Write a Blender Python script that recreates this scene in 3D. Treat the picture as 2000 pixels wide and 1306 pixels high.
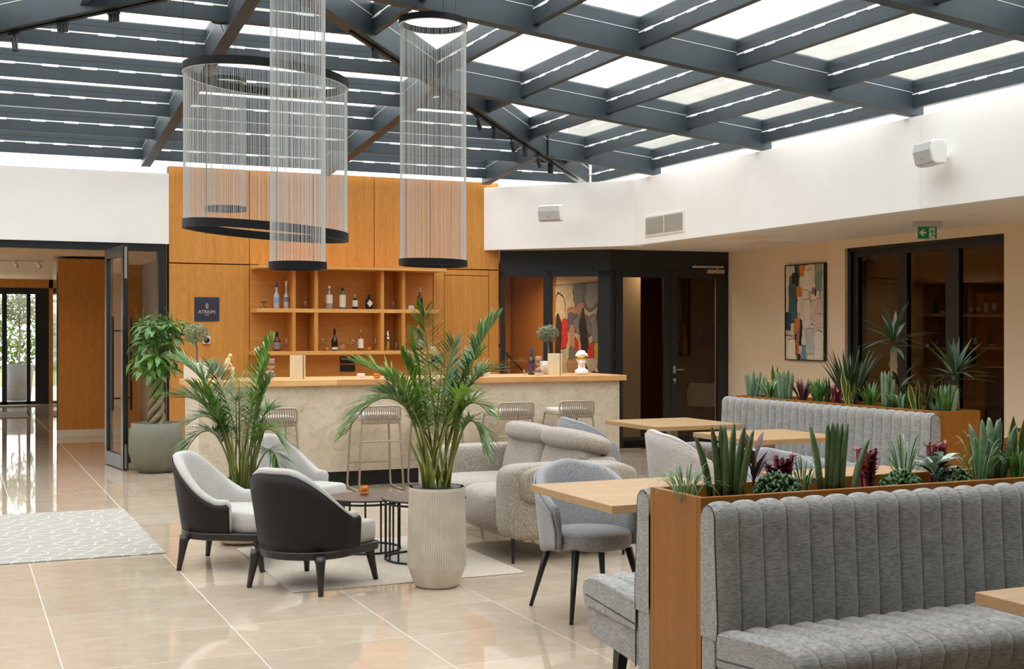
import bpy, bmesh, math, random
from mathutils import Vector, Matrix, noise
random.seed(7)
for o in list(bpy.data.objects): bpy.data.objects.remove(o, do_unlink=True)
SC = bpy.context.scene
COL = SC.collection
PI = math.pi
# ------------------------------------------------------------------ camera
F_PX, YAW, HORIZON, CAM_H = 2440.0, math.radians(24.0), 649.0, 1.58
cam_d = bpy.data.cameras.new('camera'); cam = bpy.data.objects.new('camera', cam_d); COL.objects.link(cam)
cam_d.sensor_width = 36.0; cam_d.lens = F_PX / 2000 * 36.0
cam_d.shift_y = (653.0 - HORIZON) / 2000 * -1
cam_d.clip_start = 0.05; cam_d.clip_end = 400
cam.location = (0, 0, CAM_H); cam.rotation_euler = (PI/2, 0, -YAW)
SC.camera = cam
# ------------------------------------------------------------------ sky, exposure
SC.view_settings.view_transform = 'Standard'; SC.view_settings.look = 'None'
SC.view_settings.gamma = 1.0; SC.view_settings.use_curve_mapping = False
SC.view_settings.exposure = EXPOSURE = 0.30
W = bpy.data.worlds.new('sky'); SC.world = W; W.use_nodes = True
bg = W.node_tree.nodes['Background']
bg.inputs['Color'].default_value = (.93, .965, 1.0, 1); bg.inputs['Strength'].default_value = 4.0
try:
    SC.cycles.use_denoising = True
    SC.cycles.max_bounces = 10; SC.cycles.diffuse_bounces = 5; SC.cycles.glossy_bounces = 4
    SC.cycles.transparent_max_bounces = 24; SC.cycles.transmission_bounces = 6
    SC.cycles.sample_clamp_indirect = 6.0
    SC.cycles.caustics_reflective = False; SC.cycles.caustics_refractive = False
except Exception: pass
_s, _c = math.sin(YAW), math.cos(YAW)
def at(px, py, X=None, Y=None, z=None):
    """a photo pixel to the point where its ray meets the plane X=, Y= or z="""
    a = (px-1000)/F_PX; r = (_s+a*_c, _c-a*_s, (HORIZON-py)/F_PX)
    t = X/r[0] if X is not None else Y/r[1] if Y is not None else (z-CAM_H)/r[2]
    return Vector((r[0]*t, r[1]*t, r[2]*t+CAM_H))
def pix(X, Y, z):
    Z = X*_s+Y*_c
    return 1000+F_PX*(X*_c-Y*_s)/max(Z, .01), HORIZON-F_PX*(z-CAM_H)/max(Z, .01), Z
# ------------------------------------------------------------------ mesh builder
class MB:
    def __init__(s): s.v = []; s.f = []; s.m = []; s.cur = 0
    def mat(s, i): s.cur = i; return s
    def add(s, vs, fs):
        b = len(s.v); s.v += [tuple(v) for v in vs]
        for f in fs: s.f.append(tuple(i+b for i in f)); s.m.append(s.cur)
        return s
    def box(s, x0, x1, y0, y1, z0, z1):
        return s.add([(x0,y0,z0),(x1,y0,z0),(x1,y1,z0),(x0,y1,z0),(x0,y0,z1),(x1,y0,z1),(x1,y1,z1),(x0,y1,z1)],
                     [(3,2,1,0),(4,5,6,7),(0,1,5,4),(1,2,6,5),(2,3,7,6),(3,0,4,7)])
    def beam(s, p, q, w, h0, h1):
        d = Vector((q[0]-p[0], q[1]-p[1])); d.normalize(); n = Vector((-d.y, d.x))*w/2
        vs = [(e[0]+k*n.x, e[1]+k*n.y, e[2]+h) for h in (h0, h1) for e, k in ((p,-1),(q,-1),(q,1),(p,1))]
        return s.add(vs, [(3,2,1,0),(4,5,6,7),(0,1,5,4),(1,2,6,5),(2,3,7,6),(3,0,4,7)])
    def prism(s, poly, z0, z1):
        n = len(poly)
        vs = [(x,y,z0) for x,y in poly]+[(x,y,z1) for x,y in poly]
        return s.add(vs, [tuple(range(n))[::-1], tuple(range(n,2*n))]+[(i,(i+1)%n,n+(i+1)%n,n+i) for i in range(n)])
    def extr(s, poly, axis, a, b):
        """polygon in the plane normal to axis ('x': (y,z), 'y': (x,z)) pulled from a to b"""
        mk = (lambda p, t: (t, p[0], p[1])) if axis == 'x' else (lambda p, t: (p[0], t, p[1]))
        n = len(poly); vs = [mk(p,a) for p in poly]+[mk(p,b) for p in poly]
        return s.add(vs, [tuple(range(n))[::-1], tuple(range(n,2*n))]+[(i,(i+1)%n,n+(i+1)%n,n+i) for i in range(n)])
    def tube(s, pts, r, n=8, cap=True, closed=False):
        pts = [Vector(p) for p in pts]; N = len(pts); rr = r if isinstance(r, (list, tuple)) else [r]*N
        vs = []; prev = None
        for i, p in enumerate(pts):
            t = (pts[(i+1) % N]-pts[i-1]) if closed else pts[min(i+1,N-1)]-pts[max(i-1,0)]
            if t.length < 1e-9: t = Vector((0,0,1))
            t.normalize()
            u = (prev - t*prev.dot(t)) if prev is not None else t.cross(Vector((0,0,1)) if abs(t.z) < .9 else Vector((1,0,0)))
            if u.length < 1e-6: u = t.orthogonal()
            u.normalize(); w = t.cross(u); prev = u
            for k in range(n):
                a = 2*PI*k/n; vs.append(p+u*(rr[i]*math.cos(a))+w*(rr[i]*math.sin(a)))
        fs = []
        for i in range(N if closed else N-1):
            j = (i+1) % N
            for k in range(n): fs.append((i*n+k, i*n+(k+1)%n, j*n+(k+1)%n, j*n+k))
        if cap and not closed: fs += [tuple(range(n))[::-1], tuple(range((N-1)*n, N*n))]
        return s.add(vs, fs)
    def cyl(s, p, q, r, r2=None, n=12): return s.tube([p, q], [r, r if r2 is None else r2], n)
    def lathe(s, prof, n=24, c=(0,0,0), sx=1, sy=1, close=False):
        vs = []; N = len(prof)
        for r, z in prof:
            for k in range(n):
                a = 2*PI*k/n; vs.append((c[0]+r*math.cos(a)*sx, c[1]+r*math.sin(a)*sy, c[2]+z))
        fs = []
        for i in range(N if close else N-1):
            j = (i+1) % N
            for k in range(n): fs.append((i*n+k, i*n+(k+1)%n, j*n+(k+1)%n, j*n+k))
        if not close:
            if prof[0][0] > 1e-5: fs.append(tuple(range(n))[::-1])
            if prof[-1][0] > 1e-5: fs.append(tuple(range((N-1)*n, N*n)))
        return s.add(vs, fs)
    def grid(s, fn, nu, nv, wrapu=False, wrapv=False):
        vs = [fn(i/(nu if wrapu else nu-1), j/(nv if wrapv else nv-1)) for i in range(nu) for j in range(nv)]
        fs = []
        for i in range(nu if wrapu else nu-1):
            for j in range(nv if wrapv else nv-1):
                i2, j2 = (i+1) % nu, (j+1) % nv
                fs.append((i*nv+j, i2*nv+j, i2*nv+j2, i*nv+j2))
        return s.add(vs, fs)
    def sph(s, c, r, n=12, m=8, sc=(1,1,1)):
        prof = [(r*math.sin(PI*i/m), -r*math.cos(PI*i/m)) for i in range(m+1)]
        b = len(s.v); s.lathe([(max(a,1e-6),z) for a,z in prof], n)
        for i in range(b, len(s.v)):
            v = s.v[i]; s.v[i] = (c[0]+v[0]*sc[0], c[1]+v[1]*sc[1], c[2]+v[2]*sc[2])
        return s
    def xf(s, M, start=0):
        for i in range(start, len(s.v)): s.v[i] = tuple(M @ Vector(s.v[i]))
        return s
    def mesh(s, name, mats, smooth=False):
        me = bpy.data.meshes.new(name); me.from_pydata(s.v, [], s.f)
        for m in (mats if isinstance(mats, (list, tuple)) else [mats]): me.materials.append(m)
        if any(s.m): me.polygons.foreach_set('material_index', s.m)
        if smooth: me.polygons.foreach_set('use_smooth', [True]*len(me.polygons))
        me.update(); return me
    def build(s, name, mats, parent=None, smooth=False, bevel=0, sub=0, seg=2, fix=False, solid=0, ang=None):
        me = s.mesh(name, mats, smooth)
        if fix:
            b = bmesh.new(); b.from_mesh(me); bmesh.ops.remove_doubles(b, verts=b.verts, dist=1e-5)
            bmesh.ops.recalc_face_normals(b, faces=b.faces); b.to_mesh(me); b.free()
        o = obj(name, me, parent)
        if solid:
            m = o.modifiers.new('s', 'SOLIDIFY'); m.thickness = abs(solid); m.offset = -1 if solid > 0 else 1
        if bevel:
            m = o.modifiers.new('b', 'BEVEL'); m.width = bevel; m.segments = seg; m.limit_method = 'ANGLE'; m.angle_limit = math.radians(ang or 35)
        if sub:
            m = o.modifiers.new('d', 'SUBSURF'); m.levels = sub; m.render_levels = sub
        return o
def obj(name, me, parent=None):
    o = bpy.data.objects.new(name, me); COL.objects.link(o)
    if parent is not None: o.parent = parent
    return o
def tag(o, label=None, cat=None, group=None, kind=None):
    if label: o['label'] = label
    if cat: o['category'] = cat
    if group: o['group'] = group
    if kind: o['kind'] = kind
    return o
def thing(name, label, cat, loc=(0,0,0), rz=0.0, group=None, scale=1.0):
    o = bpy.data.objects.new(name, None); COL.objects.link(o); o.empty_display_size = .1
    o.location = loc; o.rotation_euler = (0,0,rz); o.scale = (scale,)*3
    return tag(o, label, cat, group)
def dup(root, label, loc, rz=0.0, group=None, scale=None):
    def cp(o, p):
        c = o.copy(); COL.objects.link(c)
        if p is not None: c.parent = p
        for k in o.children: cp(k, c)
        return c
    r = cp(root, None); r.location = loc; r.rotation_euler = (0,0,rz)
    if scale: r.scale = (scale,)*3
    return tag(r, label, None, group)
def structure(o): o['kind'] = 'structure'; return o
# ------------------------------------------------------------------ materials
def srgb(r, g, b):
    f = lambda c: (c/255/12.92) if c/255 <= .04045 else ((c/255+.055)/1.055)**2.4
    return (f(r), f(g), f(b), 1)
class NT:
    def __init__(s, name):
        s.m = bpy.data.materials.new(name); s.m.use_nodes = True; s.t = s.m.node_tree; s.n = s.t.nodes; s.l = s.t.links
        s.b = s.n['Principled BSDF']; s.out = s.n['Material Output']
    def new(s, t, **kw):
        n = s.n.new(t)
        for k, v in kw.items(): setattr(n, k, v)
        return n
    def co(s, scale=(1,1,1), rot=(0,0,0), kind='Object'):
        tc = s.new('ShaderNodeTexCoord'); mp = s.new('ShaderNodeMapping')
        mp.inputs['Scale'].default_value = scale; mp.inputs['Rotation'].default_value = rot
        s.l.new(tc.outputs[kind], mp.inputs['Vector']); return mp.outputs['Vector']
    def noise(s, vec, scale=5, detail=4, rough=.6, dist=0):
        n = s.new('ShaderNodeTexNoise'); n.inputs['Scale'].default_value = scale; n.inputs['Detail'].default_value = detail
        n.inputs['Roughness'].default_value = rough; n.inputs['Distortion'].default_value = dist
        s.l.new(vec, n.inputs['Vector']); return n.outputs['Fac']
    def ramp(s, fac, stops):
        r = s.new('ShaderNodeValToRGB'); e = r.color_ramp.elements
        while len(e) < len(stops): e.new(.5)
        for k, (p, c) in enumerate(stops): e[k].position = p; e[k].color = c
        s.l.new(fac, r.inputs['Fac']); return r.outputs['Color']
    def mix(s, fac, a, b, mode='MIX'):
        m = s.new('ShaderNodeMix', data_type='RGBA', blend_type=mode)
        for v, i in ((fac, 0), (a, 6), (b, 7)):
            if hasattr(v, 'links'): s.l.new(v, m.inputs[i])
            else: m.inputs[i].default_value = v
        return m.outputs[2]
    def bump(s, h, strength=.2, dist=.01):
        b = s.new('ShaderNodeBump'); b.inputs['Strength'].default_value = strength; b.inputs['Distance'].default_value = dist
        s.l.new(h, b.inputs['Height']); s.l.new(b.outputs['Normal'], s.b.inputs['Normal'])
    def col(s, c):
        if hasattr(c, 'links'): s.l.new(c, s.b.inputs['Base Color'])
        else: s.b.inputs['Base Color'].default_value = c
        return s
    def set(s, **kw):
        for k, v in kw.items(): s.b.inputs[k.replace('_', ' ')].default_value = v
        return s
def m_plain(name, c, rough=.5, metal=0.0, var=0.0, vs=6, bump=0.0, bs=60, **kw):
    t = NT(name); t.set(Roughness=rough, Metallic=metal, **kw)
    if var or bump: v = t.co()
    if var:
        lo = tuple(x*(1-var) for x in c[:3])+(1,); hi = tuple(min(1, x*(1+var)) for x in c[:3])+(1,)
        t.col(t.ramp(t.noise(v, vs), [(.3, lo), (.7, hi)]))
    else: t.col(c)
    if bump: t.bump(t.noise(v, bs, 3), bump, .004)
    return t.m
def m_wood(name, c1, c2, grain='z', scale=1.0, rough=.45, island=.12):
    t = NT(name); s = {'z': (14, 14, .55), 'x': (.55, 14, 14), 'y': (14, .55, 14)}[grain]
    v = t.co(tuple(k*scale for k in s))
    f = t.noise(v, 1.6, 6, .62, .35)
    fine = t.noise(t.co(tuple(k*scale*5 for k in s)), 3.0, 2, .5)
    c = t.ramp(f, [(.28, c1), (.5, tuple((a+b)/2 for a, b in zip(c1, c2))), (.72, c2)])
    c = t.mix(.35, c, t.ramp(fine, [(.35, tuple(k*.72 for k in c1[:3])+(1,)), (.6, c2)]))
    oi = t.new('ShaderNodeObjectInfo'); hv = t.new('ShaderNodeHueSaturation')
    mr = t.new('ShaderNodeMapRange'); mr.inputs['To Min'].default_value = 1-island; mr.inputs['To Max'].default_value = 1+island
    t.l.new(oi.outputs['Random'], mr.inputs['Value']); t.l.new(mr.outputs['Result'], hv.inputs['Value']); t.l.new(c, hv.inputs['Color'])
    t.col(hv.outputs['Color']).set(Roughness=rough, Specular_IOR_Level=.28); t.bump(fine, .06, .002)
    return t.m
def m_fabric(name, c1, c2, scale=220, rough=.95, mott=0.0, bump=.35, sheen=.2, stretch=(1,1,1)):
    t = NT(name); v = t.co(stretch)
    f = t.noise(v, scale, 3, .7)
    c = t.ramp(f, [(.36, c1), (.64, c2)])
    if mott:
        g = t.noise(t.co(), 14, 6, .7)
        c = t.mix(1.0, c, t.ramp(g, [(.3, (1-mott,)*3+(1,)), (.7, (1+mott*.3,)*3+(1,))]), 'MULTIPLY')
    t.col(c).set(Roughness=rough); t.bump(f, bump, .003)
    try: t.set(Sheen_Weight=sheen)
    except Exception: pass
    return t.m
def m_glass(name, tint=(1,1,1,1), refl=1.0, dirt=0.0, dirt_col=(.75,.74,.70,1), ior=1.45):
    """thin pane: straight-through light, Fresnel reflection, optional dust"""
    t = NT(name); t.n.remove(t.b)
    tr = t.new('ShaderNodeBsdfTransparent'); tr.inputs['Color'].default_value = tint
    gl = t.new('ShaderNodeBsdfGlossy'); gl.inputs['Roughness'].default_value = 0.0
    fr = t.new('ShaderNodeFresnel'); ge = t.new('ShaderNodeNewGeometry'); ri = t.new('ShaderNodeMapRange')   # same reflectance on the way in and out of the pane
    ri.inputs['To Min'].default_value = ior; ri.inputs['To Max'].default_value = 1/ior
    t.l.new(ge.outputs['Backfacing'], ri.inputs['Value']); t.l.new(ri.outputs[0], fr.inputs['IOR'])
    mul = t.new('ShaderNodeMath', operation='MULTIPLY'); mul.inputs[1].default_value = refl; mul.use_clamp = True
    t.l.new(fr.outputs[0], mul.inputs[0])
    base = tr.outputs[0]
    if dirt:
        tl = t.new('ShaderNodeBsdfTranslucent'); tl.inputs['Color'].default_value = dirt_col
        n = t.noise(t.co((1,1,1)), 2.2, 8, .72, .6)
        mr = t.new('ShaderNodeMapRange'); mr.inputs['From Min'].default_value = .35; mr.inputs['From Max'].default_value = .75
        mr.inputs['To Min'].default_value = dirt*.35; mr.inputs['To Max'].default_value = dirt
        t.l.new(n, mr.inputs['Value'])
        mx = t.new('ShaderNodeMixShader'); t.l.new(mr.outputs[0], mx.inputs[0]); t.l.new(base, mx.inputs[1]); t.l.new(tl.outputs[0], mx.inputs[2])
        base = mx.outputs[0]
    ms = t.new('ShaderNodeMixShader'); t.l.new(mul.outputs[0], ms.inputs[0]); t.l.new(base, ms.inputs[1]); t.l.new(gl.outputs[0], ms.inputs[2])
    t.l.new(ms.outputs[0], t.out.inputs['Surface'])
    return t.m
def m_emit(name, c, s):
    t = NT(name); t.set(Emission_Strength=s); t.b.inputs['Emission Color'].default_value = c; t.col(c); return t.m
def m_leaf(name, c1, c2, rough=.38, trans=.25, scale=9, along=None):
    """leaf blade: glossy green, lets some light through"""
    t = NT(name); f = t.noise(t.co(), scale, 4)
    oi = t.new('ShaderNodeObjectInfo'); ad = t.new('ShaderNodeMath', operation='MULTIPLY_ADD')
    ad.inputs[1].default_value = .35; t.l.new(oi.outputs['Random'], ad.inputs[0]); t.l.new(f, ad.inputs[2])
    c = t.ramp(ad.outputs[0], [(.4, c1), (.95, c2)])
    t.col(c).set(Roughness=rough, Specular_IOR_Level=.6)
    if trans:
        tl = t.new('ShaderNodeBsdfTranslucent'); t.l.new(c, tl.inputs['Color'])
        ms = t.new('ShaderNodeMixShader'); ms.inputs[0].default_value = trans
        t.l.new(t.b.outputs[0], ms.inputs[1]); t.l.new(tl.outputs[0], ms.inputs[2]); t.l.new(ms.outputs[0], t.out.inputs['Surface'])
    return t.m
def lamp(name, loc, power, size=.12, col=(1,.86,.68), rot=(0,0,0), shape='DISK', spread=2.6):
    d = bpy.data.lights.new(name, 'AREA'); d.energy = power; d.size = size; d.shape = shape; d.color = col; d.spread = spread
    o = bpy.data.objects.new(name, d); COL.objects.link(o); o.location = loc; o.rotation_euler = rot; return o
M = {}
M['white'] = m_plain('white_paint', srgb(240,237,232), .7, var=.02, vs=1.5)
M['beige'] = m_plain('beige_paint', srgb(236,212,178), .75, var=.02, vs=2)
M['ceil'] = m_plain('ceiling_paint', srgb(236,228,216), .8)
M['steel'] = m_plain('blue_grey_steel', srgb(54,62,66), .48, .1, var=.10, vs=5, Specular_IOR_Level=.35)
M['seam'] = m_plain('white_sealant', srgb(232,230,224), .6)
M['black'] = m_plain('black_metal', srgb(26,27,28), .45, .2)
M['frame'] = m_plain('anthracite_frame', srgb(30,33,35), .4, .1)
M['shadowgap'] = m_plain('dark_joint', srgb(52,34,20), .9)
M['oak'] = m_wood('oak_veneer', srgb(188,121,50), srgb(216,152,76), 'z', 1.0, .42, .05)
M['oak_h'] = m_wood('oak_veneer_across', srgb(194,124,52), srgb(216,150,76), 'x', 1.0, .45, .04)
M['oak_edge'] = m_wood('oak_edge', srgb(206,144,76), srgb(226,170,102), 'x', 1.0, .45, .04)
M['brown'] = m_wood('brown_veneer', srgb(112,66,28), srgb(142,90,44), 'z', 1.0, .5, .05)
M['glass'] = m_glass('clear_glass')
M['roofglass'] = m_glass('roof_glass', (.97,.98,.975,1), .8, .10)
M['darkglass'] = m_glass('dark_tinted_glass', (.40,.37,.33,1), 1.0)
M['duskglass'] = m_glass('smoked_glass', (.66,.62,.56,1), 1.0)
# ================================================================== floor
XL = [-4.0,-3.14,-2.24,-1.34,-.44,.46,1.355,2.155,2.885,3.685,4.485,5.285,6.085,6.885,7.685,8.485,9.285,10.085,10.9,11.7,12.5,13.3,14.1]
DY = .6205; YL = [6.15+DY*k for k in range(-18, 40)]
def m_tile():
    t = NT('beige_marble'); v = t.co()
    a = t.noise(v, 2.2, 8, .65, .8); b = t.noise(t.co((1,1.6,1), (0,0,.25)), 7.0, 7, .6, .6)
    c = t.ramp(a, [(.3, srgb(178,160,140)), (.55, srgb(189,172,152)), (.75, srgb(199,184,166))])
    c = t.mix(.25, c, t.ramp(b, [(.42, srgb(176,155,132)), (.62, srgb(193,177,158))]))
    oi = t.new('ShaderNodeObjectInfo'); hv = t.new('ShaderNodeHueSaturation'); mr = t.new('ShaderNodeMapRange')
    mr.inputs['To Min'].default_value = .94; mr.inputs['To Max'].default_value = 1.05
    t.l.new(oi.outputs['Random'], mr.inputs['Value']); t.l.new(mr.outputs[0], hv.inputs['Value']); t.l.new(c, hv.inputs['Color'])
    t.col(hv.outputs['Color']).set(Roughness=.03, Specular_IOR_Level=.85); return t.m
M['tile'] = m_tile()
M['grout'] = m_plain('pale_grout', srgb(236,227,212), .8)
floor = structure(MB().box(-4.9,14.2,-5.2,29.6,-.12,-.0012).build('floor', M['grout']))
rest = MB(); inview = []; g = .0021
for i in range(len(XL)-1):
    for j in range(len(YL)-1):
        x0, x1, y0, y1 = XL[i]+g, XL[i+1]-g, YL[j]+g*1.6, YL[j+1]-g*1.6
        if y1 > 29.4: continue
        u, w, Z = pix((x0+x1)/2, (y0+y1)/2, 0)
        if Z > .5 and -60 < u < 2060 and w < 1420 and not (x0 > 9.9 and y0 < 15): inview.append((Z, x0, x1, y0, y1))
        else: rest.box(x0, x1, y0, y1, -.02, 0)
inview.sort()
tile_me = {}
for k, (Z, x0, x1, y0, y1) in enumerate(inview):
    if k >= 300: rest.box(x0, x1, y0, y1, -.02, 0); continue
    key = round(x1-x0, 3)
    if key not in tile_me: tile_me[key] = MB().box(0, x1-x0, 0, y1-y0, -.02, 0).mesh('tile', M['tile'])
    o = obj('tile', tile_me[key], floor); o.location = (x0, y0, 0)
tag(rest.build('tile_field', M['tile'], floor), kind='stuff')
# ================================================================== walls
YB = 15.72
def wall(name, m, *boxes):
    b = MB()
    for q in boxes: b.box(*q)
    return structure(b.build(name, m))
wall('wall_back_upper', M['white'], (-4.9,2.39,YB,YB+.16,2.665,3.53))
wood = structure(MB().box(2.39,6.80,YB+.022,YB+.18,0,3.625).build('wall_back', M['shadowgap']))
gp = .004
for x0, x1, z0, z1 in ((2.39,3.378,2.436,3.63),(3.378,4.202,2.436,3.63),(4.202,5.02,2.436,3.63),(5.02,5.80,2.436,3.63),(5.80,6.80,2.436,3.63),
                       (2.39,3.378,0,2.43),(5.843,6.004,0,2.43),(6.654,6.80,0,2.43),(6.004,6.654,2.352,2.43)):
    MB().box(x0+gp,x1-gp,YB,YB+.02,z0+gp,z1-gp).build('wood_panel', M['oak'], wood, bevel=.0015, seg=1)
MB().box(6.004+gp,6.654-gp,YB+.004,YB+.024,0,2.352-gp).build('service_door_panel', M['oak'], wood, bevel=.0015, seg=1)
MB().box(3.378+gp,5.843-gp,YB+.004,YB+.022,0,2.436-gp).build('niche_back_panel', M['oak_h'], wood)
# right side: white bulkhead, soffit, beige wall
def slab(mb, p, q, th, z0, z1):
    d = Vector((q[0]-p[0], q[1]-p[1])).normalized(); n = Vector((-d.y, d.x))*th
    return mb.prism([p, q, (q[0]+n.x, q[1]+n.y), (p[0]+n.x, p[1]+n.y)], z0, z1)
RX, ZS = 8.0, 2.70
YJ = at(1797, 300, X=RX).y
structure(slab(slab(slab(MB(), (RX,-5), (RX,YJ-.001), -.15, ZS, 3.55), (RX,YJ+.001), (RX,14.10), -.15, ZS, 3.55), (RX,14.10), (6.58,15.72), -.15, ZS, 3.55).build('wall_right_upper', M['white'], bevel=.003))
structure(MB().prism([(RX+.15,-5),(9.95,-5),(9.95,14.95),(8.12,14.98),(6.95,15.80),(6.60,15.80),(RX+.15,14.2)], ZS, ZS+.08).build('ceiling_soffit', M['ceil']))
WY0, WY1, WZ = 9.68, 12.2, 2.60
wall('wall_right', M['beige'], (9.85,10.0,WY1,14.86,0,ZS), (9.85,10.0,-5,WY0,0,ZS), (9.85,10.0,WY0,WY1,WZ,ZS))
M['stone_dim'] = m_plain('taupe_plaster', srgb(120,108,94), .8)
# out of view: left wall, wall and ceiling behind the camera, bulkhead around the roof light
wall('wall_left', M['stone_dim'], (-4.9,-4.75,-5,16,0,3.6))
wall('wall_front', M['brown'], (-4.9,10,-5.2,-5,0,2.8))
wall('ceiling_front', M['stone_dim'], (-4.9,8.1,-5,2.5,2.74,2.84))
wall('trim_1', M['stone_dim'], (-4.9,8.1,2.35,2.5,2.74,3.55))
# ================================================================== glazed screens at the back right
def frame_rect(mb, w, z0, z1, t, depth=.06, y=0):
    """rectangular frame in local x / z"""
    mb.box(0,t,y,y+depth,z0,z1).box(w-t,w,y,y+depth,z0,z1).box(t,w-t,y,y+depth,z0,z0+t).box(t,w-t,y,y+depth,z1-t,z1); return mb
P0, P1, P2 = Vector((6.83,15.74,0)), Vector((8.07,14.86,0)), Vector((9.86,14.70,0))
d01 = (P1-P0).length; a01 = math.atan2(P1.y-P0.y, P1.x-P0.x)
scr = structure(bpy.data.objects.new('window_1', None)); COL.objects.link(scr); scr.location = P0; scr.rotation_euler = (0,0,a01)
mb = MB().box(0,d01,0,.08,2.42,ZS).box(0,.06,0,.08,0,2.42).box(.60,.72,0,.08,0,2.42).box(d01-.17,d01,0,.08,0,2.42).box(0,d01,0,.08,0,.09).box(0,d01,0,.08,2.34,2.42)
mb.build('window_frame', M['frame'], scr, bevel=.004)
for x0, x1 in ((.06,.60),(.72,d01-.17)): MB().box(x0,x1,.035,.043,.09,2.34).build('pane', M['duskglass' if 0 else 'glass'], scr)
# door pair at the right of it
d12 = (P2-P1).length; a12 = math.atan2(P2.y-P1.y, P2.x-P1.x)
dr = structure(bpy.data.objects.new('door_1', None)); COL.objects.link(dr); dr.location = P1; dr.rotation_euler = (0,0,a12)
MB().box(0,d12,-.004,.08,2.432,ZS).box(0,.07,0,.08,0,2.45).box(d12-.07,d12,0,.08,0,2.45).build('door_frame', M['frame'], dr, bevel=.004)
xm = .07+(d12-.14)*.50
for x0, x1, hand in ((.075,xm-.003,0),(xm+.003,d12-.075,1)):
    lf = frame_rect(MB(), x1-x0, 0.012, 2.435, .105, .06, -.012); lf.box(.1,x1-x0-.1,-.012,.048,.012,.16)
    for i in range(len(lf.v)): lf.v[i] = (lf.v[i][0]+x0, lf.v[i][1], lf.v[i][2])
    o = lf.build('door_leaf', M['frame'], dr, bevel=.003)
    MB().box(x0+.1,x1-.1,.015,.023,.15,2.34).build('pane', M['duskglass'], o)
    hx = x0-.012 if not hand else x1-.012
    for hz in (.35,1.25,2.12): MB().cyl((hx+(.0 if not hand else .024),-.02,hz-.06),(hx+(.0 if not hand else .024),-.02,hz+.06),.011).build('hinge', M['black'], o)
M['nickel'] = m_plain('brushed_nickel', srgb(190,182,170), .35, .9)
hd = MB().box(xm+.03,xm+.065,-.022,-.012,1.02,1.12).cyl((xm+.047,-.02,1.07),(xm+.047,-.06,1.07),.009).cyl((xm+.04,-.058,1.07),(xm+.17,-.058,1.07),.009)
hd.cyl((xm+.047,-.012,.93),(xm+.047,-.03,.93),.022).box(xm+.04,xm+.052,-.034,-.03,.87,.93)
tag(hd.build('door_handle', M['nickel'], dr, smooth=False), 'brushed metal lever handle with key hanging in the lock')
tag(MB().box(d12-.58,d12-.10,-.04,-.015,2.47,2.50).box(d12-.36,d12-.10,-.06,-.013,2.395,2.45).cyl((d12-.20,-.035,2.45),(d12-.20,-.035,2.475),.012).build('door_closer', M['nickel'], dr, bevel=.003), 'grey overhead door closer with slide rail')
# window in the right-hand wall
win = structure(bpy.data.objects.new('window_2', None)); COL.objects.link(win); win.location = (9.93,WY1,0); win.rotation_euler = (0,0,-PI/2)
ww = WY1-WY0
mb = MB().box(0,ww,0,.07,2.49,WZ).box(0,.14,0,.07,0,2.49).box(ww-.07,ww,0,.07,0,2.49).box(.84,.99,0,.07,0,2.49).box(1.60,1.80,0,.07,0,2.49).box(0,ww,0,.07,0,.06)
mb.box(0,.05,-.04,0,0,WZ).box(0,ww,-.04,0,2.56,WZ)
mb.build('window_frame', M['frame'], win, bevel=.004)
for x0, x1 in ((.14,.84),(.99,1.60),(1.80,ww-.07)): MB().box(x0,x1,.03,.038,.06,2.49).build('pane', M['darkglass'], win)
tag(MB().box(ww-.045,ww-.02,-.012,0,1.02,1.22).build('window_handle', M['black'], win), 'black recessed pull')
# ================================================================== glass pyramid roof on steel beams
AX, AY, AZ, MS, HD, QY = 2.08, 9.03, 4.17, .0998, 5.97, 1.062
roof = structure(bpy.data.objects.new('ceiling', None)); COL.objects.link(roof); roof.location = (AX, AY, 0)
FACES = [(lambda d,o: (d, o*QY)), (lambda d,o: (o, d*QY)), (lambda d,o: (-d, o*QY)), (lambda d,o: (o, -d*QY))]
def rp(fc, d, o): x, y = fc(d, o); return (x, y, AZ-MS*d)
for sx, sy in ((1,1),(-1,1),(-1,-1),(1,-1)):
    a, b = (sx*.02, sy*.02*QY, AZ-MS*.02), (sx*(HD-.25), sy*(HD-.25)*QY, AZ-MS*(HD-.25))
    hb = MB().beam(a, b, .13, 0, .2).mat(1).beam(a, b, .136, .2, .206).mat(0).beam(a, b, .12, .206, .322)
    hb.build('hip_rafter', [M['steel'], M['seam']], roof, bevel=.006)
OFF = (-4.42,-2.21,0,2.21,4.42)
for fc in FACES:
    for o_ in OFF:
        a, b = rp(fc, max(abs(o_), .1)+.07, o_), rp(fc, HD+.10, o_)
        r_ = MB().beam(a, b, .11, 0, .2).mat(1).beam(a, b, .115, .2, .205).mat(0).beam(a, b, .10, .205, .322)
        r_.build('rafter', [M['steel'], M['seam']], roof, bevel=.006)
ROWS = [HD-.96*k for k in range(6)]
rs = random.Random(3)
M['shaded'] = M['roofglass']
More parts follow.
